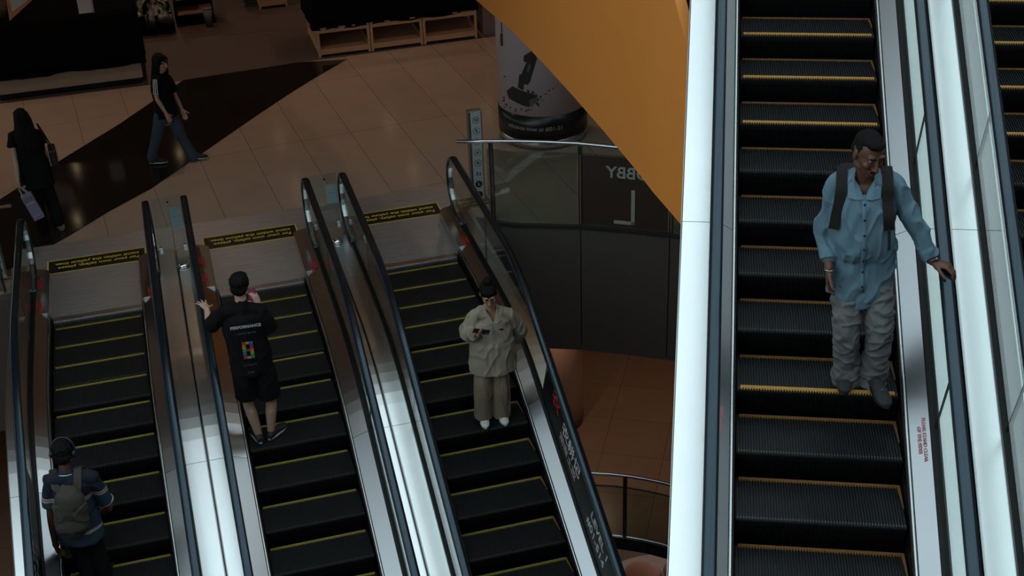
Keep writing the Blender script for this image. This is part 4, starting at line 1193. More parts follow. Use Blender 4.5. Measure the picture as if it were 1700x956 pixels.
# watch and bracelet
wd_ = (wL - eL).normalized(); wc = wL - wd_ * .012
Rw = frame(wd_, (0, 0, 1))
bm = bmesh.new(); limb(bm, [wc - wd_ * .009, wc + wd_ * .009], [.034, .033], 20, cap=False); wt = mesh_obj('watch', bm, mat('bronze_watch_metal', (.42, .28, .20), .3, 1), P.o, True)
bm = bmesh.new(); cyl(bm, wc + Rw @ V((0, 0, .030)), wc + Rw @ V((0, 0, .040)), .020, 24); mesh_obj('watch_face', bm, MATS['bronze_watch_metal'], wt)
bm = bmesh.new(); limb(bm, [wR - V((.0, 0, .0)), wR + V((0, .0, -.006))], [.031, .031], 20, cap=False); mesh_obj('bracelet', bm, mat('silver_bracelet', (.55, .5, .42), .3, 1), P.o, True)
# rucksack worn on his back: only straps show
bp = empty('backpack', P.loc, P.rz, 'dark backpack worn by the man in the blue shirt, its straps over his shoulders', 'backpack')
BPM = mat('dark_nylon', (.018, .016, .015), .7, spec=.2, bump=.3, bump_scale=120)
bm = bmesh.new(); c = ch + V((0, -.24, -.03)); box(bm, c, (.28, .15, .42)); bevel(bm, .05, 3); mesh_obj('bag_body', bm, BPM, bp, True)


def strap(parent, pts, wd=.055, th=.012, m=BPM, name='shoulder_strap', side=(1, 0, 0)):
    bm = bmesh.new(); n = len(pts); rings = []
    Q = []
    for i in range(n - 1):
        p0, p1, p2, p3 = pts[max(i - 1, 0)], pts[i], pts[i + 1], pts[min(i + 2, n - 1)]
        for k in range(5 + (i == n - 2)):
            t = k / 5; t2, t3 = t * t, t ** 3
            Q.append(.5 * ((2 * p1) + (-p0 + p2) * t + (2 * p0 - 5 * p1 + 4 * p2 - p3) * t2 + (-p0 + 3 * p1 - 3 * p2 + p3) * t3))
    for i, p in enumerate(Q):
        d = (Q[min(i + 1, len(Q) - 1)] - Q[max(i - 1, 0)]).normalized(); s = V(side); s = (s - d * s.dot(d)).normalized(); u = d.cross(s)
        a = wd / 2
        rings.append([p - s * a - u * th / 2, p + s * a - u * th / 2, p + s * a + u * th / 2, p - s * a + u * th / 2])
    loft(bm, rings); return mesh_obj(name, bm, m, parent, False)


def sp(x, z, off=.012, o=shirt):
    q = surface_point(o, x, z); return V((x, (q.y if q else .12) + off, z))


def top_point(o, x, y):
    best = None
    for v in o.data.vertices:
        if abs(v.co.x - x) < .012 and abs(v.co.y - y) < .012 and (best is None or v.co.z > best.z): best = v.co
    return best.z if best is not None else None


for S, sg in ((sL, -1), (sR, 1)):
    x = nk.x + sg * .125
    zt = top_point(shirt, x, S.y) or S.z + .07
    pts = [V((x, S.y - .13, S.z - .10)), V((x, S.y - .08, zt - .03)), V((x, S.y, zt + .012)), V((x + sg * .004, sp(x, zt - .06).y, zt - .06)), sp(x + sg * .01, zt - .14), sp(x + sg * .020, zt - .23), sp(x + sg * .030, zt - .31)]
    strap(bp, pts, .062, .014)
    if sg < 0: strap(bp, [sp(x + sg * .030, zt - .30, .018), sp(x + sg * .035, zt - .36, .022), sp(x + sg * .04, zt - .43, .03)], .018, .004, name='strap_tail')

# ---- woman in beige on the third escalator
k6 = prof_land(.06325 + .4 * 7 - .2)
fr6 = .06325 + .4 * 7
Wp = at_z(817, 698, k6)
P = Person('woman in a loose beige top and wide trousers looking at her phone', (Wp.x, Wp.y + .02, k6), pi - .05)
J = P.J
hc_ = J(811, 487, .07); nk = J(814, 511, 0); ch = J(816, 545, 0); pe = J(817, 572, 0)
sR, eR, wR = J(790, 521, -.01), J(775, 553, -.03), J(790, 556, .20)
sL, eL, wL = J(845, 521, -.01), J(862, 549, -.10), J(846, 572, -.17)
hR, kR, aR = J(804, 582, 0), J(803, 640, .03), J(803, 690, 0)
hL, kL, aL = J(831, 582, 0), J(832, 640, .03), J(832, 688, 0)
BG = mat('beige_crinkled_cotton', (.30, .265, .205), .9, noise_amt=.05, bump=.25, bump_scale=200)
BG2 = mat('khaki_trouser_cotton', (.235, .185, .125), .9, noise_amt=.06, bump=.25, bump_scale=200)
hd = head_frame(-.10, .50, .06)
bm = bmesh.new(); torso_forms(bm, pe, ch, nk, sL, sR, .85, .9); head_forms(bm, hc_, hd, .96, True)
arm_forms(bm, sR, eR, wR, .85); arm_forms(bm, sL, eL, wL, .85); leg_forms(bm, hR, kR, aR, .9); leg_forms(bm, hL, kL, aL, .9)
fdir = (J(800, 553, .28) - wR)
hand_forms(bm, wR, fdir, V((0, .25, 1)), V((.5, .8, .2)), .92, curls=(.35, .4, .45, .5), thumb_out=.6, thumb_curl=.5)
hand_forms(bm, wL, V((.9, -.1, -.2)), V((0, -1, 0)), V((0, 0, 1)), .9, .4)
fuse('body', bm, SKIN_M, P.o, .0055, 1); face_parts(P.o, hc_, hd, .96, HAIR, LIPM)
T = lambda x, y, z: hc_ + hd @ (V((x, y, z)) * .96)
bm = bmesh.new(); ell(bm, T(0, -.022, .042), (.082, .100, .084), hd, 26); ell(bm, T(0, -.050, -.012), (.076, .062, .070), hd, 22); ell(bm, T(0, .030, .078), (.060, .052, .036), hd, 18)
for sg in (-1, 1): ell(bm, T(sg * .070, .012, .040), (.012, .030, .034), hd)
ell(bm, T(0, -.052, .142), (.044, .044, .038), hd, 18); ell(bm, T(0, -.045, .115), (.030, .030, .025), hd, 14)
fuse('hair', bm, HAIR, P.o, .006, 1, folds(.004, 60, (1, 1, 1)))
bm = bmesh.new(); ax = (sR - sL).normalized(); sh = (sL + sR) / 2
limb(bm, [pe + V((0, 0, -.27)), pe + V((0, 0, -.12)), pe + V((0, 0, .04)), (pe + ch) / 2, ch, sh + V((0, 0, -.06)), sh + V((0, 0, -.01))],
     [(.240, .165), (.232, .165), (.220, .16), (.210, .15), (.200, .145), (.172, .130), (.125, .100)], 26, side=ax, cap=False); yoke(bm, sL, sR, nk, .058, .074)
limb(bm, [sR, sR.lerp(eR, .5), eR, eR.lerp(wR, .6), eR.lerp(wR, .85)], [.060, .074, .078, .070, .060], 16, cap=False)
limb(bm, [sL, sL.lerp(eL, .5), eL, eL.lerp(wL, .55)], [.060, .076, .082, .072], 16, cap=False)
top = fuse('tunic_top', bm, BG, P.o, .007, 2, folds(.013, 12, (1, 1, .5), 5))
collar(top, nk, .105, .046, BG, .060, .085); open_neck(top, nk, .105, .046)
q = surface_point(top, nk.x - .075, ch.z + .06)
bm = bmesh.new(); box(bm, (q.x, q.y + .002, q.z), (.055, .004, .014), 0); mesh_obj('name_badge', bm, mat('black_badge', (.01, .01, .01), .3), top)
bm = bmesh.new(); q = surface_point(top, nk.x, ch.z + .08); box(bm, (q.x, q.y + .001, q.z), (.006, .004, .09)); mesh_obj('zip', bm, STEEL, top)
bm = bmesh.new(); limb(bm, [pe + V((0, 0, .0)), pe + V((0, 0, -.08))], [(.17, .12), (.17, .12)], 20, side=ax)
for h_, k_, a_, sg in ((hR, kR, aR, 1), (hL, kL, aL, -1)):
    limb(bm, [h_ + V((0, 0, .02)), h_.lerp(k_, .5), k_, k_.lerp(a_, .5), a_ + V((0, 0, .0))], [(.088, .105), (.092, .105), (.094, .10), (.094, .098), (.094, .096)], 18, cap=False)
fuse('wide_trousers', bm, BG2, P.o, .007, 2, folds(.010, 9, (1.4, 1.4, .35), 6))
WSH = mat('white_shoe', (.62, .62, .62), .5)
for a_ in (aR, aL):
    sx_h = .012 if a_.x > 0 else -.012
    shoe(P.o, V((a_.x, a_.y - .085, .012)), V((a_.x + sx_h, a_.y + .16, .012)), (0, 0, 1), WSH, RUBW, .25, .047, .052)
PHM = mat('black_phone', (.012, .012, .014), .2)
ph = empty('smartphone', P.o.location, P.rz, 'black smartphone held in the hand of the woman in beige', 'phone')
pc = J(799, 552, .26) + V((0, 0, .012)); Rp = frame(V((-.95, .12, -.22)), V((0, -.9, .45)))
def phone_parts(ph, pc, Rp, screen=None, s=1.0):
    M = Matrix.Translation(pc) @ Rp.to_4x4()
    bm = bmesh.new(); box(bm, (0, 0, 0), (.076 * s, .158 * s, .009)); bevel(bm, .003, 2); place(bm, M); mesh_obj('phone_case', bm, PHM, ph)
    bm = bmesh.new(); box(bm, (0, 0, .005), (.068 * s, .148 * s, .0015)); place(bm, M); mesh_obj('screen', bm, screen or mat('dark_screen', (.01, .01, .012), .08), ph)
    bm = bmesh.new(); box(bm, (-.022, .058, -.0055), (.022, .024, .003)); place(bm, M); mesh_obj('camera_module', bm, STEEL, ph)
phone_parts(ph, pc, Rp)

# ---- man in black on the second escalator, seen from behind
k5 = prof_land(.23093 + .4 * 6 - .2)
Mp = at_z(446, 733, k5)
P = Person('man in a black t-shirt and shorts, seen from behind, one hand on the handrail', (Mp.x, Mp.y + .02, k5), -.05)
J = P.J
hc_ = J(398, 474, .02); nk = J(400, 501, -.01); ch = J(405, 545, 0); pe = J(417, 597, 0)
sL, eL = J(371, 517, -.01), J(349, 542, .10)
railp = P.inv @ V((.78, -1.70, prof_land(1.70) + .935))
wL = J(343, 512, .30)
sR, eR, wR = J(433, 516, -.01), J(449, 549, .02), J(430, 506, .26)
hL, kL, aL = J(403, 614, 0), J(412, 668, .03), J(430, 722, .02)
hR, kR, aR = J(438, 612, 0), J(450, 665, .04), J(450, 716, .04)
hd = head_frame(-.25, .22, 0)
bm = bmesh.new(); torso_forms(bm, pe, ch, nk, sL, sR, .95, .95); head_forms(bm, hc_, hd, 1.0)
arm_forms(bm, sL, eL, wL); arm_forms(bm, sR, eR, wR, .95); leg_forms(bm, hL, kL, aL, .95); leg_forms(bm, hR, kR, aR, .95)
hand_forms(bm, wL, V((-.35, .9, .12)), V((-.1, -.1, -1)), V((.9, .35, 0)), 1.02, curls=(.12, .14, .16, .2), spread=.5, thumb_out=1.0, thumb_curl=.2)
hand_forms(bm, wR, V((-.25, .35, .9)), V((-.6, .7, 0)), V((-.6, -.6, .2)), 1.0, .45)
foot_forms(bm, aL, aL + V((-.04, .12, -.04))); foot_forms(bm, aR, aR + V((.08, .12, -.04)))
fuse('body', bm, SKIN_L, P.o, .0055, 1); face_parts(P.o, hc_, hd, 1.0, HAIR, LIPM)
T = lambda x, y, z: hc_ + hd @ V((x, y, z))
bm = bmesh.new(); ell(bm, T(0, -.022, .045), (.090, .106, .090), hd, 26); ell(bm, T(0, -.056, -.012), (.078, .060, .072), hd, 22); ell(bm, T(0, .04, .082), (.064, .056, .040), hd, 18)
for sg in (-1, 1): ell(bm, T(sg * .072, -.010, .022), (.014, .026, .040), hd)
fuse('hair', bm, HAIR, P.o, .006, 1, folds(.005, 55, (1, 1, 1)))
bm = bmesh.new(); ax = (sR - sL).normalized(); sh = (sL + sR) / 2
limb(bm, [pe + V((0, 0, -.10)), pe + V((0, 0, .04)), (pe + ch) / 2, ch, sh + V((0, 0, -.06)), sh + V((0, 0, -.01))],
     [(.198, .145), (.195, .145), (.192, .145), (.195, .145), (.178, .132), (.135, .105)], 26, side=ax, cap=False); yoke(bm, sL, sR, nk - V((0, 0, .02)), .064, .078)
limb(bm, [sL + V((.02, 0, 0)), sL.lerp(eL, .4), sL.lerp(eL, .95)], [.066, .076, .080], 16, cap=False); limb(bm, [sR + V((-.02, 0, 0)), sR.lerp(eR, .4), sR.lerp(eR, .95)], [.066, .078, .082], 16, cap=False)
tee = fuse('t_shirt', bm, BLACKC, P.o, .007, 2, folds(.011, 8, (1, 1, .6), 7))
# print on the back
def back_text(body, size, z, m, x=0, bold=.0):
    q = surface_point(tee, nk.x + (pe.x - nk.x) * .3 + x, z, -1)
    if q is None: return
    tb = text_bm(body, size, bold=bold); place(tb, basis((1, 0, 0), (0, 0, 1), (0, -1, 0), (q.x, q.y - .007, z))); mesh_obj('shirt_print', tb, m, tee)
GRY = mat('pale_shirt_print', (.42, .42, .42), .6); DGR = mat('dim_shirt_print', (.10, .10, .10), .6)
back_text('PERFORMANCE', .040, sh.z - .085, GRY, bold=.002)
back_text('LESS BUT BETTER', .022, sh.z - .155, DGR)
back_text('X THIRTY', .028, sh.z - .50, DGR)
back_text('18.06', .030, sh.z - .58, DGR)
q = surface_point(tee, nk.x + (pe.x - nk.x) * .4, sh.z - .33, -1)
cols = [(.45, .03, .03), (.50, .14, .02), (.40, .30, .02), (.05, .28, .05), (.02, .20, .22), (.10, .05, .25)]
pix = ["111", "101", "101", "111", "101", "101", "111"]
bm = bmesh.new(); ms = [mat('print_colour_%d' % (i + 1), c, .6) for i, c in enumerate(cols)]
for r_, row in enumerate(pix):
    for c_, ch_ in enumerate(row):
        if ch_ == '1': box(bm, (q.x + (c_ - 1) * .034, q.y - .009, q.z + (3 - r_) * .026), (.032, .003, .024), mi=(r_ + c_ * 2) % 6)
mesh_obj('shirt_print', bm, ms, tee)
bm = bmesh.new(); limb(bm, [pe + V((0, 0, .0)), pe + V((0, 0, -.08))], [(.175, .128), (.175, .128)], 20, side=ax)
for h_, k_ in ((hL, kL), (hR, kR)):
    limb(bm, [h_ + V((0, 0, .03)), h_.lerp(k_, .45), h_.lerp(k_, .80)], [(.100, .112), (.106, .112), (.110, .114)], 18, cap=False)
fuse('shorts', bm, BLACKC, P.o, .007, 2, folds(.008, 9, (1, 1, .5), 8))
SNK = mat('black_sneaker', (.012, .012, .013), .7)
lh = P.inv @ at_z(434, 738, k5); lt = P.inv @ at_z(420, 716, k5); lt = lh + (lt - lh).normalized() * .27
shoe(P.o, V((lh.x, lh.y + .0, .012)), V((lt.x, lt.y, .012)), (0, 0, 1), SNK, RUBW, .28, .05, .055)
rh = P.inv @ at_z(447, 732, k5); rt = P.inv @ at_z(476, 706, k5)
shoe(P.o, V((rh.x, rh.y, .012)), V((rt.x, rt.y, .012)), (0, 0, 1), SNK, RUBW, .28, .05, .055)
ph = empty('smartphone', P.o.location, P.rz, 'lit smartphone held up by the man in the black t-shirt', 'phone')
pc = J(419, 493, .30); phone_parts(ph, pc, frame(V((-.05, .35, .94)), V((.1, -.95, .3))), mat('lit_phone_screen', (.12, .02, .04), .3, emit=((.30, .07, .12), .12)))

# ---- man with the grey backpack at the lower left
k8 = prof_land(.09078 + .4 * 9 - .2)
P = Person('man in a navy striped polo shirt with headphones, seen from behind', (-.50, -3.42, k8), -.12)
J = P.J
hc_ = J(105, 752, .03); nk = J(110, 784, 0); ch = J(118, 826, 0); pe = J(130, 862, 0)
sL, eL, wL = J(82, 797, -.01), J(84, 850, -.02), J(92, 905, .06)
sR, eR, wR = J(154, 792, -.01), J(180, 840, .06), J(172, 850, .26)
hL, kL, aL = J(116, 868, 0), J(132, 914, .03), J(147, 955, 0)
hR, kR, aR = J(148, 864, 0), J(160, 910, .03), J(174, 951, 0)
NV = bpy.data.materials.new('navy_striped_jersey'); NV.use_nodes = True; MATS['navy_striped_jersey'] = NV
n_ = NV.node_tree; b_ = n_.nodes['Principled BSDF']; b_.inputs['Roughness'].default_value = .85
tcx = n_.nodes.new('ShaderNodeTexCoord'); sx_ = n_.nodes.new('ShaderNodeSeparateXYZ'); n_.links.new(tcx.outputs['Object'], sx_.inputs[0])
rmp = n_.nodes.new('ShaderNodeValToRGB'); mr = n_.nodes.new('ShaderNodeMapRange'); mr.inputs['From Min'].default_value = .45; mr.inputs['From Max'].default_value = 1.25
n_.links.new(sx_.outputs['Z'], mr.inputs['Value']); n_.links.new(mr.outputs['Result'], rmp.inputs['Fac']); n_.links.new(rmp.outputs['Color'], b_.inputs['Base Color'])
NAVY, TEAL, WH_, PK_ = (.004, .009, .022, 1), (.014, .034, .058, 1), (.30, .30, .32, 1), (.24, .09, .08, 1)
er = rmp.color_ramp; er.interpolation = 'CONSTANT'
zz = lambda z: max(0, min(1, (z - .45) / .80))
stops = [(0, TEAL), (zz(.60), WH_), (zz(.622), PK_), (zz(.632), TEAL), (zz(.945), WH_), (zz(.962), PK_), (zz(.975), WH_), (zz(.985), NAVY)]
er.elements[0].position = 0; er.elements[0].color = TEAL; er.elements[1].position = stops[1][0]; er.elements[1].color = WH_
for p_, c_ in stops[2:]:
    e_ = er.elements.new(p_); e_.color = c_
hd = head_frame(-.15, .35, 0)
bm = bmesh.new(); torso_forms(bm, pe, ch, nk, sL, sR, .95, .95); head_forms(bm, hc_, hd, 1.0)
arm_forms(bm, sL, eL, wL); arm_forms(bm, sR, eR, wR); leg_forms(bm, hL, kL, aL, .95); leg_forms(bm, hR, kR, aR, .95)
hand_forms(bm, wL, V((.05, .25, -1)), V((1, 0, 0)), V((0, 1, 0)), 1.0, .4); hand_forms(bm, wR, V((-.4, .8, .3)), V((-.6, -.2, .6)), V((-.4, 0, .8)), 1.0, .5)
fuse('body', bm, SKIN_D, P.o, .006, 1); face_parts(P.o, hc_, hd, 1.0, HAIR, LIPD)
T = lambda x, y, z: hc_ + hd @ V((x, y, z))
bm = bmesh.new(); ell(bm, T(0, -.018, .040), (.092, .108, .094), hd, 26); ell(bm, T(0, -.052, -.018), (.080, .064, .074), hd, 22); ell(bm, T(0, .04, .075), (.066, .056, .044), hd, 18)
fuse('hair', bm, HAIR, P.o, .006, 1, folds(.006, 45, (1, 1, 1)))
HPM = mat('black_headphone_plastic', (.012, .014, .018), .3)
hp_ = empty('headphones', P.loc, P.rz, 'black over-ear headphones worn by the man with the grey backpack', 'headphones')
bm = bmesh.new(); tube_path(bm, [T(.105 * cos(a), -.005, .02 + .122 * sin(a)) for a in [pi * i / 16 for i in range(17)]], .009, 8); mesh_obj('headband', bm, HPM, hp_, True)
for sg in (-1, 1):
    bm = bmesh.new(); cyl(bm, T(sg * .078, -.005, -.004), T(sg * .110, -.005, -.004), .036, 24); mesh_obj('ear_cup', bm, HPM, hp_, True)
bm = bmesh.new(); ax = (sR - sL).normalized(); sh = (sL + sR) / 2
limb(bm, [pe + V((0, 0, -.20)), pe + V((0, 0, -.05)), pe + V((0, 0, .06)), (pe + ch) / 2, ch, sh + V((0, 0, -.06)), sh + V((0, 0, -.01))],
     [(.20, .15), (.195, .145), (.19, .14), (.185, .14), (.185, .138), (.170, .128), (.13, .10)], 26, side=ax, cap=False); yoke(bm, sL, sR, nk - V((0, 0, .015)), .062, .078)
limb(bm, [sL + V((.02, 0, 0)), sL.lerp(eL, .4), sL.lerp(eL, .78)], [.064, .068, .070], 16, cap=False); limb(bm, [sR + V((-.02, 0, 0)), sR.lerp(eR, .4), sR.lerp(eR, .80)], [.064, .068, .072], 16, cap=False)
polo = fuse('polo_shirt', bm, NV, P.o, .007, 2, folds(.010, 8, (1, 1, .6), 9))
bm = bmesh.new(); limb(bm, [nk + V((0, -.004, .005)), nk + V((0, .006, .032))], [(.072, .070), (.062, .060)], 20, side=ax, cap=False); mesh_obj('collar', bm, mat('navy_collar', (.010, .02, .05), .8), polo, True)
bm = bmesh.new(); limb(bm, [nk + V((0, -.004, .000)), nk + V((0, -.003, .006))], [(.0745, .0725), (.0745, .0725)], 20, side=ax, cap=False); mesh_obj('collar_stripe', bm, mat('white_stripe', (.5, .5, .52), .8), polo, True)
c = sR.lerp(eR, .80); d = (eR - sR).normalized(); bm = bmesh.new(); limb(bm, [c - d * .012, c + d * .002], [.0755, .0755], 20, cap=False); mesh_obj('sleeve_stripe', bm, MATS['white_stripe'], polo, True)
bm = bmesh.new(); limb(bm, [pe + V((0, 0, .0)), pe + V((0, 0, -.08))], [(.165, .12), (.165, .12)], 20, side=ax)
for h_, k_, a_ in ((hL, kL, aL), (hR, kR, aR)): limb(bm, [h_ + V((0, 0, .03)), h_.lerp(k_, .45), k_, k_.lerp(a_, .5), a_ + V((0, 0, -.01))], [.096, .092, .076, .070, .066], 18)
fuse('trousers', bm, BLACKC, P.o, .008, 2, folds(.008, 9, seed=10))
for a_ in (aL, aR): shoe(P.o, V((a_.x, a_.y - .05, a_.z - .07)), V((a_.x + .02, a_.y + .22, a_.z - .07)), (0, 0, 1), SNK, RUBB, .28, .05, .055)
P_low = min(aL.z, aR.z) - .07
bp = empty('backpack', P.loc, P.rz, 'grey backpack on the back of the man in the navy striped polo shirt', 'backpack')
GBP = mat('grey_canvas', (.048, .042, .035), .85, noise_amt=.12, bump=.4, bump_scale=150)
GB2 = mat('dark_grey_canvas', (.030, .028, .026), .85, bump=.4, bump_scale=150)
bc = J(117, 848, -.24); tilt = Matrix.Rotation(.10, 3, 'Y')
bm = bmesh.new(); B = lambda x, y, z: bc + tilt @ V((x, y, z))
limb(bm, [B(0, .02, -.20), B(0, .0, -.12), B(0, -.005, .02), B(0, .01, .13), B(0, .04, .20)], [(.135, .075), (.150, .088), (.148, .085), (.125, .070), (.075, .045)], 24, side=tilt @ V((1, 0, 0)))
bb = fuse('bag_body', bm, GBP, bp, .007, 2, folds(.010, 10, (1, 1, 1.3), 11))
bm = bmesh.new(); limb(bm, [B(0, -.035, -.21), B(0, -.05, -.15), B(0, -.045, -.10)], [(.115, .06), (.13, .065), (.12, .05)], 22, side=tilt @ V((1, 0, 0))); pk = fuse('front_pocket', bm, GB2, bp, .007, 2, folds(.006, 10, seed=12))
bm = bmesh.new(); limb(bm, [B(0, -.01, .07), B(0, .0, .14), B(0, .035, .205)], [(.115, .078), (.118, .072), (.082, .05)], 22, side=tilt @ V((1, 0, 0))); fuse('top_flap', bm, GBP, bp, .007, 2, folds(.006, 10, seed=13))
bm = bmesh.new(); tube_path(bm, [B(-.03, .05, .20), B(-.026, .04, .245), B(.026, .04, .245), B(.03, .05, .20)], .010, 8); mesh_obj('grab_loop', bm, BLK, bp, True)
bm = bmesh.new(); box(bm, V((0, 0, 0)), (.055, .004, .045)); place(bm, Matrix.Translation(B(.0, -.105, .0)) @ Matrix.Rotation(.78, 4, 'Y')); mesh_obj('patch', bm, GB2, bp)
bm = bmesh.new(); box(bm, B(0, -.113, -.155), (.20, .004, .008)); mesh_obj('zip', bm, BLK, pk)
for S, sg in ((sL, -1), (sR, 1)):
    x = nk.x + sg * .105; zt = top_point(polo, x, S.y) or S.z + .07
    bq = surface_point(polo, x, zt - .10, -1); by = bq.y if bq else -.13
    pts = [B(sg * .06, .05, .16), V((x - sg * .01, by - .014, zt - .10)), V((x, by + .06, zt - .005)), V((x, S.y, zt + .014)), V((x + sg * .01, S.y + .10, zt - .05)), V((x + sg * .02, S.y + .14, zt - .16)), V((x + sg * .05, S.y + .13, zt - .30))]
    strap(bp, pts, .065, .014, GBP)
    strap(bp, [V((x + sg * .05, S.y + .13, zt - .30)), V((x + sg * .09, S.y, zt - .36)), B(sg * .13, .05, -.16)], .02, .004, BLK, 'strap_webbing', side=(0, 0, 1))

# ---- woman walking across the lobby
Gp = (at_z(257, 268, 0) + at_z(328, 268, 0)) / 2
P = Person('young woman in a black t-shirt and jeans walking across the lobby', (Gp.x, Gp.y, 0), -1.75)
# her right side faces the camera, so joints are placed along her walking direction
Pd = V((1, -.28, 0)).normalized()
def K(px, py, off):
    """joint in the vertical plane of her walk, shifted sideways (+ to her left, away from the camera)"""
    n = V((-Pd.y, Pd.x, 0)); return P.inv @ at_plane(px, py, P.loc + n * off, n)
hc_ = K(266, 104, 0); nk = K(265, 124, 0); ch = K(268, 143, 0); pe = K(276, 186, 0)
sR, eR, wR = K(258, 132, -.15), K(260, 163, -.20), K(276, 189, -.22)
sL, eL, wL = K(279, 130, .15), K(292, 160, .17), K(302, 182, .14)
hR, kR, aR = K(268, 193, -.07), K(259, 232, -.07), K(253, 262, -.06)
hL, kL, aL = K(284, 192, .06), K(303, 230, .06), K(322, 262, .05)
DEN = mat('dark_blue_denim', (.040, .065, .10), .85, noise_amt=.3, noise_scale=8, bump=.3, bump_scale=240)
hd = head_frame(-.60, .12, 0)
bm = bmesh.new(); torso_forms(bm, pe, ch, nk, sL, sR, .8, .85); head_forms(bm, hc_, hd, .93, True)
arm_forms(bm, sL, eL, wL, .78); arm_forms(bm, sR, eR, wR, .78); leg_forms(bm, hL, kL, aL, .85); leg_forms(bm, hR, kR, aR, .85)
hand_forms(bm, wR, (wR - eR) + V((0, .02, -.05)), V((-.7, -.7, 0)), V((0, .8, .3)), .9, .45); hand_forms(bm, wL, (wL - eL), V((1, 0, 0)), V((0, .8, .3)), .9, .4)
fuse('body', bm, SKIN_L, P.o, .0055, 1); face_parts(P.o, hc_, hd, .93, HAIR, LIPM)
T = lambda x, y, z: hc_ + hd @ (V((x, y, z)) * .93)
bm = bmesh.new(); ell(bm, T(0, -.022, .042), (.084, .102, .088), hd, 26); ell(bm, T(0, -.045, -.02), (.082, .066, .09), hd, 22)
limb(bm, [T(0, -.055, .0), T(0, -.075, -.12), T(0, -.085, -.22), T(0, -.09, -.30)], [(.085, .05), (.095, .045), (.10, .04), (.085, .03)], 20, side=hd @ V((1, 0, 0)))
for sg in (-1, 1): limb(bm, [T(sg * .060, .030, .070), T(sg * .082, .015, .0), T(sg * .085, .010, -.09), T(sg * .092, .01, -.18), T(sg * .088, .02, -.26)], [(.018, .03), (.018, .034), (.02, .036), (.022, .036), (.014, .024)], 12)
fuse('hair', bm, HAIR, P.o, .006, 1, folds(.006, 30, (1, 1, .15)))
bm = bmesh.new(); ax = (sR - sL).normalized(); sh = (sL + sR) / 2
limb(bm, [pe + V((0, 0, -.04)), pe + V((0, 0, .06)), (pe + ch) / 2, ch, sh + V((0, 0, -.05)), sh + V((0, 0, -.01))],
     [(.18, .14), (.172, .13), (.162, .125), (.168, .125), (.152, .115), (.115, .092)], 24, side=ax, cap=False); yoke(bm, sL, sR, nk - V((0, 0, .02)), .054, .068)
limb(bm, [sL, sL.lerp(eL, .4), sL.lerp(eL, .72)], [.054, .064, .068], 16, cap=False); limb(bm, [sR, sR.lerp(eR, .4), sR.lerp(eR, .72)], [.054, .064, .068], 16, cap=False)
gt = fuse('t_shirt', bm, BLACKC, P.o, .007, 2, folds(.008, 9, seed=14))
sd = (eR - sR).normalized(); out_ = V((.94, .05, .30)); out_ = (out_ - sd * out_.dot(sd)).normalized(); fw_ = sd.cross(out_)
for q_ in (-1, 0, 1):
    bm = bmesh.new(); rg = []
    for i in range(7):
        c = sR.lerp(eR, -.05 + .80 * i / 6); r0 = .062 + .012 * min(1, i / 2)
        a_ = q_ * .30; nrm_ = (out_ * cos(a_) + fw_ * sin(a_)); tg = nrm_.cross(sd)
        p = c + nrm_ * (r0 + .004); rg.append([p - tg * .006, p + tg * .006, p + tg * .006 - nrm_ * .006, p - tg * .006 - nrm_ * .006])
    loft(bm, rg); mesh_obj('sleeve_stripe', bm, mat('white_sleeve_stripe', (.6, .6, .6), .7), gt)
bm = bmesh.new(); limb(bm, [pe + V((0, 0, .02)), pe + V((0, 0, -.06))], [(.15, .115), (.15, .115)], 20, side=ax)
for h_, k_, a_ in ((hL, kL, aL), (hR, kR, aR)): limb(bm, [h_ + V((0, 0, .03)), h_.lerp(k_, .45), k_, k_.lerp(a_, .5), a_ + V((0, 0, .0))], [.092, .086, .068, .066, .072], 18)
fuse('jeans', bm, DEN, P.o, .007, 2, folds(.009, 9, seed=15))
for (hx, hy), (tx, ty), lift in (((245, 262), (264, 272), .02), ((320, 271), (343, 267), .0)):
    h0 = P.inv @ at_z(hx, hy, lift); t0_ = P.inv @ at_z(tx, ty, 0); d = (t0_ - h0).normalized()
    a_ = aR if hx < 300 else aL
    h0 = V((a_.x, a_.y - .05, max(.012, a_.z - .075)))
    shoe(P.o, h0, h0 + V((.0, .24, -.0)), (0, 0, 1), SNK, RUBW, .245, .045, .05)

# ---- woman in black with bags at the left edge, seen from behind
Bp = at_z(80, 385, 0)
P = Person('woman in black with long dark hair, seen from behind, carrying bags', (Bp.x - .02, Bp.y, 0), .10)
J = P.J
hc_ = J(36, 197, .0); nk = J(39, 214, 0); ch = J(47, 238, 0); pe = J(58, 282, 0)
sL, eL, wL = J(20, 226, 0), J(25, 266, -.08), J(30, 302, -.16)
sR, eR, wR = J(62, 222, 0), J(75, 256, .0), J(81, 284, .10)
hL, kL, aL = J(51, 290, 0), J(63, 345, .02), J(71, 378, .05)
hR, kR, aR = J(70, 288, 0), J(86, 333, .06), J(97, 366, -.12)
hd = head_frame(.1, .1, 0)
bm = bmesh.new(); torso_forms(bm, pe, ch, nk, sL, sR, .85, .9); head_forms(bm, hc_, hd, .95, True)
arm_forms(bm, sL, eL, wL, .85); arm_forms(bm, sR, eR, wR, .85); leg_forms(bm, hL, kL, aL, .88); leg_forms(bm, hR, kR, aR, .88)
hand_forms(bm, wL, V((.08, .1, -1)), V((1, .2, 0)), V((.1, 1, 0)), .9, .9); hand_forms(bm, wR, V((0, .35, -.9)), V((-1, 0, 0)), V((0, 1, 0)), .9, .4)
fuse('body', bm, SKIN_L, P.o, .006, 1); face_parts(P.o, hc_, hd, .95, HAIR, LIPM)
T = lambda x, y, z: hc_ + hd @ (V((x, y, z)) * .95)
bm = bmesh.new(); ell(bm, T(0, -.018, .04), (.088, .108, .092), hd, 26)
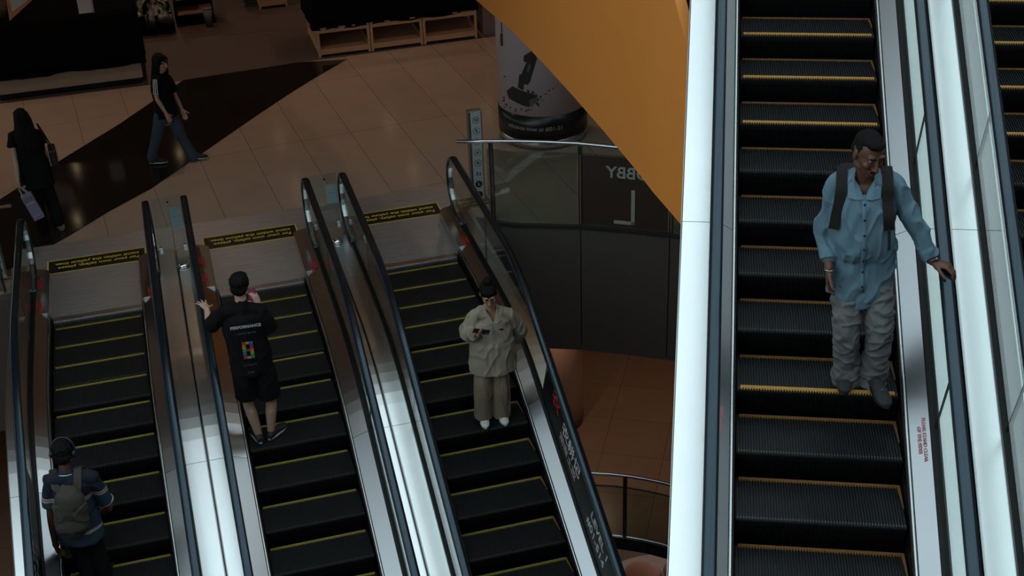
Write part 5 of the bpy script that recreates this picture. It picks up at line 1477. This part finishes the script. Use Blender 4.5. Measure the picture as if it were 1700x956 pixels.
limb(bm, [T(0, -.04, .03), T(0, -.07, -.10), T(0, -.10, -.22), T(0, -.12, -.34), T(0, -.12, -.43)], [(.09, .07), (.11, .065), (.135, .055), (.13, .045), (.09, .03)], 22, side=hd @ V((1, 0, 0)))
fuse('hair', bm, HAIR, P.o, .007, 1, folds(.010, 18, (1, 1, .2)))
bm = bmesh.new(); ax = (sR - sL).normalized(); sh = (sL + sR) / 2
limb(bm, [pe + V((0, 0, -.20)), pe + V((0, 0, .0)), (pe + ch) / 2, ch, sh + V((0, 0, -.05)), sh + V((0, 0, -.01))],
     [(.20, .15), (.19, .145), (.17, .135), (.175, .13), (.158, .118), (.12, .095)], 24, side=ax, cap=False); yoke(bm, sL, sR, nk - V((0, 0, .02)), .054, .070)
limb(bm, [sL, sL.lerp(eL, .45)], [.056, .078], 16, cap=False); limb(bm, [sR, sR.lerp(eR, .45)], [.056, .078], 16, cap=False)
fuse('long_top', bm, BLACKC, P.o, .008, 2, folds(.008, 9, seed=16))
bm = bmesh.new(); limb(bm, [pe + V((0, 0, .02)), pe + V((0, 0, -.06))], [(.15, .115), (.15, .115)], 20, side=ax)
for h_, k_, a_ in ((hL, kL, aL), (hR, kR, aR)): limb(bm, [h_ + V((0, 0, .03)), h_.lerp(k_, .45), k_, k_.lerp(a_, .5), a_], [.094, .09, .078, .074, .076], 18)
fuse('trousers', bm, BLACKC, P.o, .008, 2, folds(.009, 9, seed=17))
shoe(P.o, V((aL.x, aL.y - .06, max(.012, aL.z - .075))), V((aL.x + .03, aL.y + .18, max(.012, aL.z - .075))), (0, 0, 1), SNK, RUBW, .25, .046, .05)
hz = aR.z; shoe(P.o, V((aR.x, aR.y - .05, hz + .02)), V((aR.x + .02, aR.y + .075, max(.02, hz - .17))), (0, .8, .5), SNK, RUBW, .25, .046, .05)
# paper bag in her left hand
pb = empty('shopping_bag', P.loc, P.rz, 'lilac shopping bag with white handles carried by the woman in black', 'bag')
LIL = mat('lilac_paper', (.26, .25, .36), .7); LIW = mat('white_paper_print', (.50, .50, .58), .7)
bc = wL + V((.10, .0, -.34)); tl = Matrix.Rotation(-.28, 4, 'Y')
M = Matrix.Translation(bc) @ tl
bm = bmesh.new(); box(bm, (0, 0, 0), (.13, .09, .34)); place(bm, M); bo = mesh_obj('bag_body', bm, LIL, pb)
bm = bmesh.new(); box(bm, (0, -.047, .115), (.132, .002, .07)); place(bm, M); mesh_obj('bag_top_band', bm, mat('grey_paper', (.18, .18, .22), .7), bo)
bm = bmesh.new(); box(bm, (0, -.047, .065), (.09, .002, .014)); box(bm, (0, -.047, -.11), (.08, .002, .008)); place(bm, M); mesh_obj('print', bm, LIW, bo)
hp0 = wL + V((0, .02, -.09))
for y in (-.04, .04):
    bm = bmesh.new(); tube_path(bm, [M @ V((-.04, y, .17)), hp0 + V((-.012, 0, 0)), hp0 + V((.012, 0, 0)), M @ V((.04, y, .17))], .006, 6); mesh_obj('handle', bm, RUBW, pb, True)
sb = empty('shoulder_bag', P.loc, P.rz, 'small black shoulder bag hanging at the right side of the woman in black', 'bag')
bm = bmesh.new(); box(bm, (0, 0, 0), (.09, .24, .20)); bevel(bm, .02, 2); place(bm, Matrix.Translation(eR + V((.085, .0, -.02)))); mesh_obj('bag_body', bm, mat('black_leather', (.010, .010, .011), .35), sb)
strap(sb, [eR + V((.085, -.10, .07)), sR + V((.03, -.05, .09)), sR + V((.03, .05, .09)), eR + V((.085, .10, .07))], .014, .005, BLK, 'strap', side=(1, 0, 0))
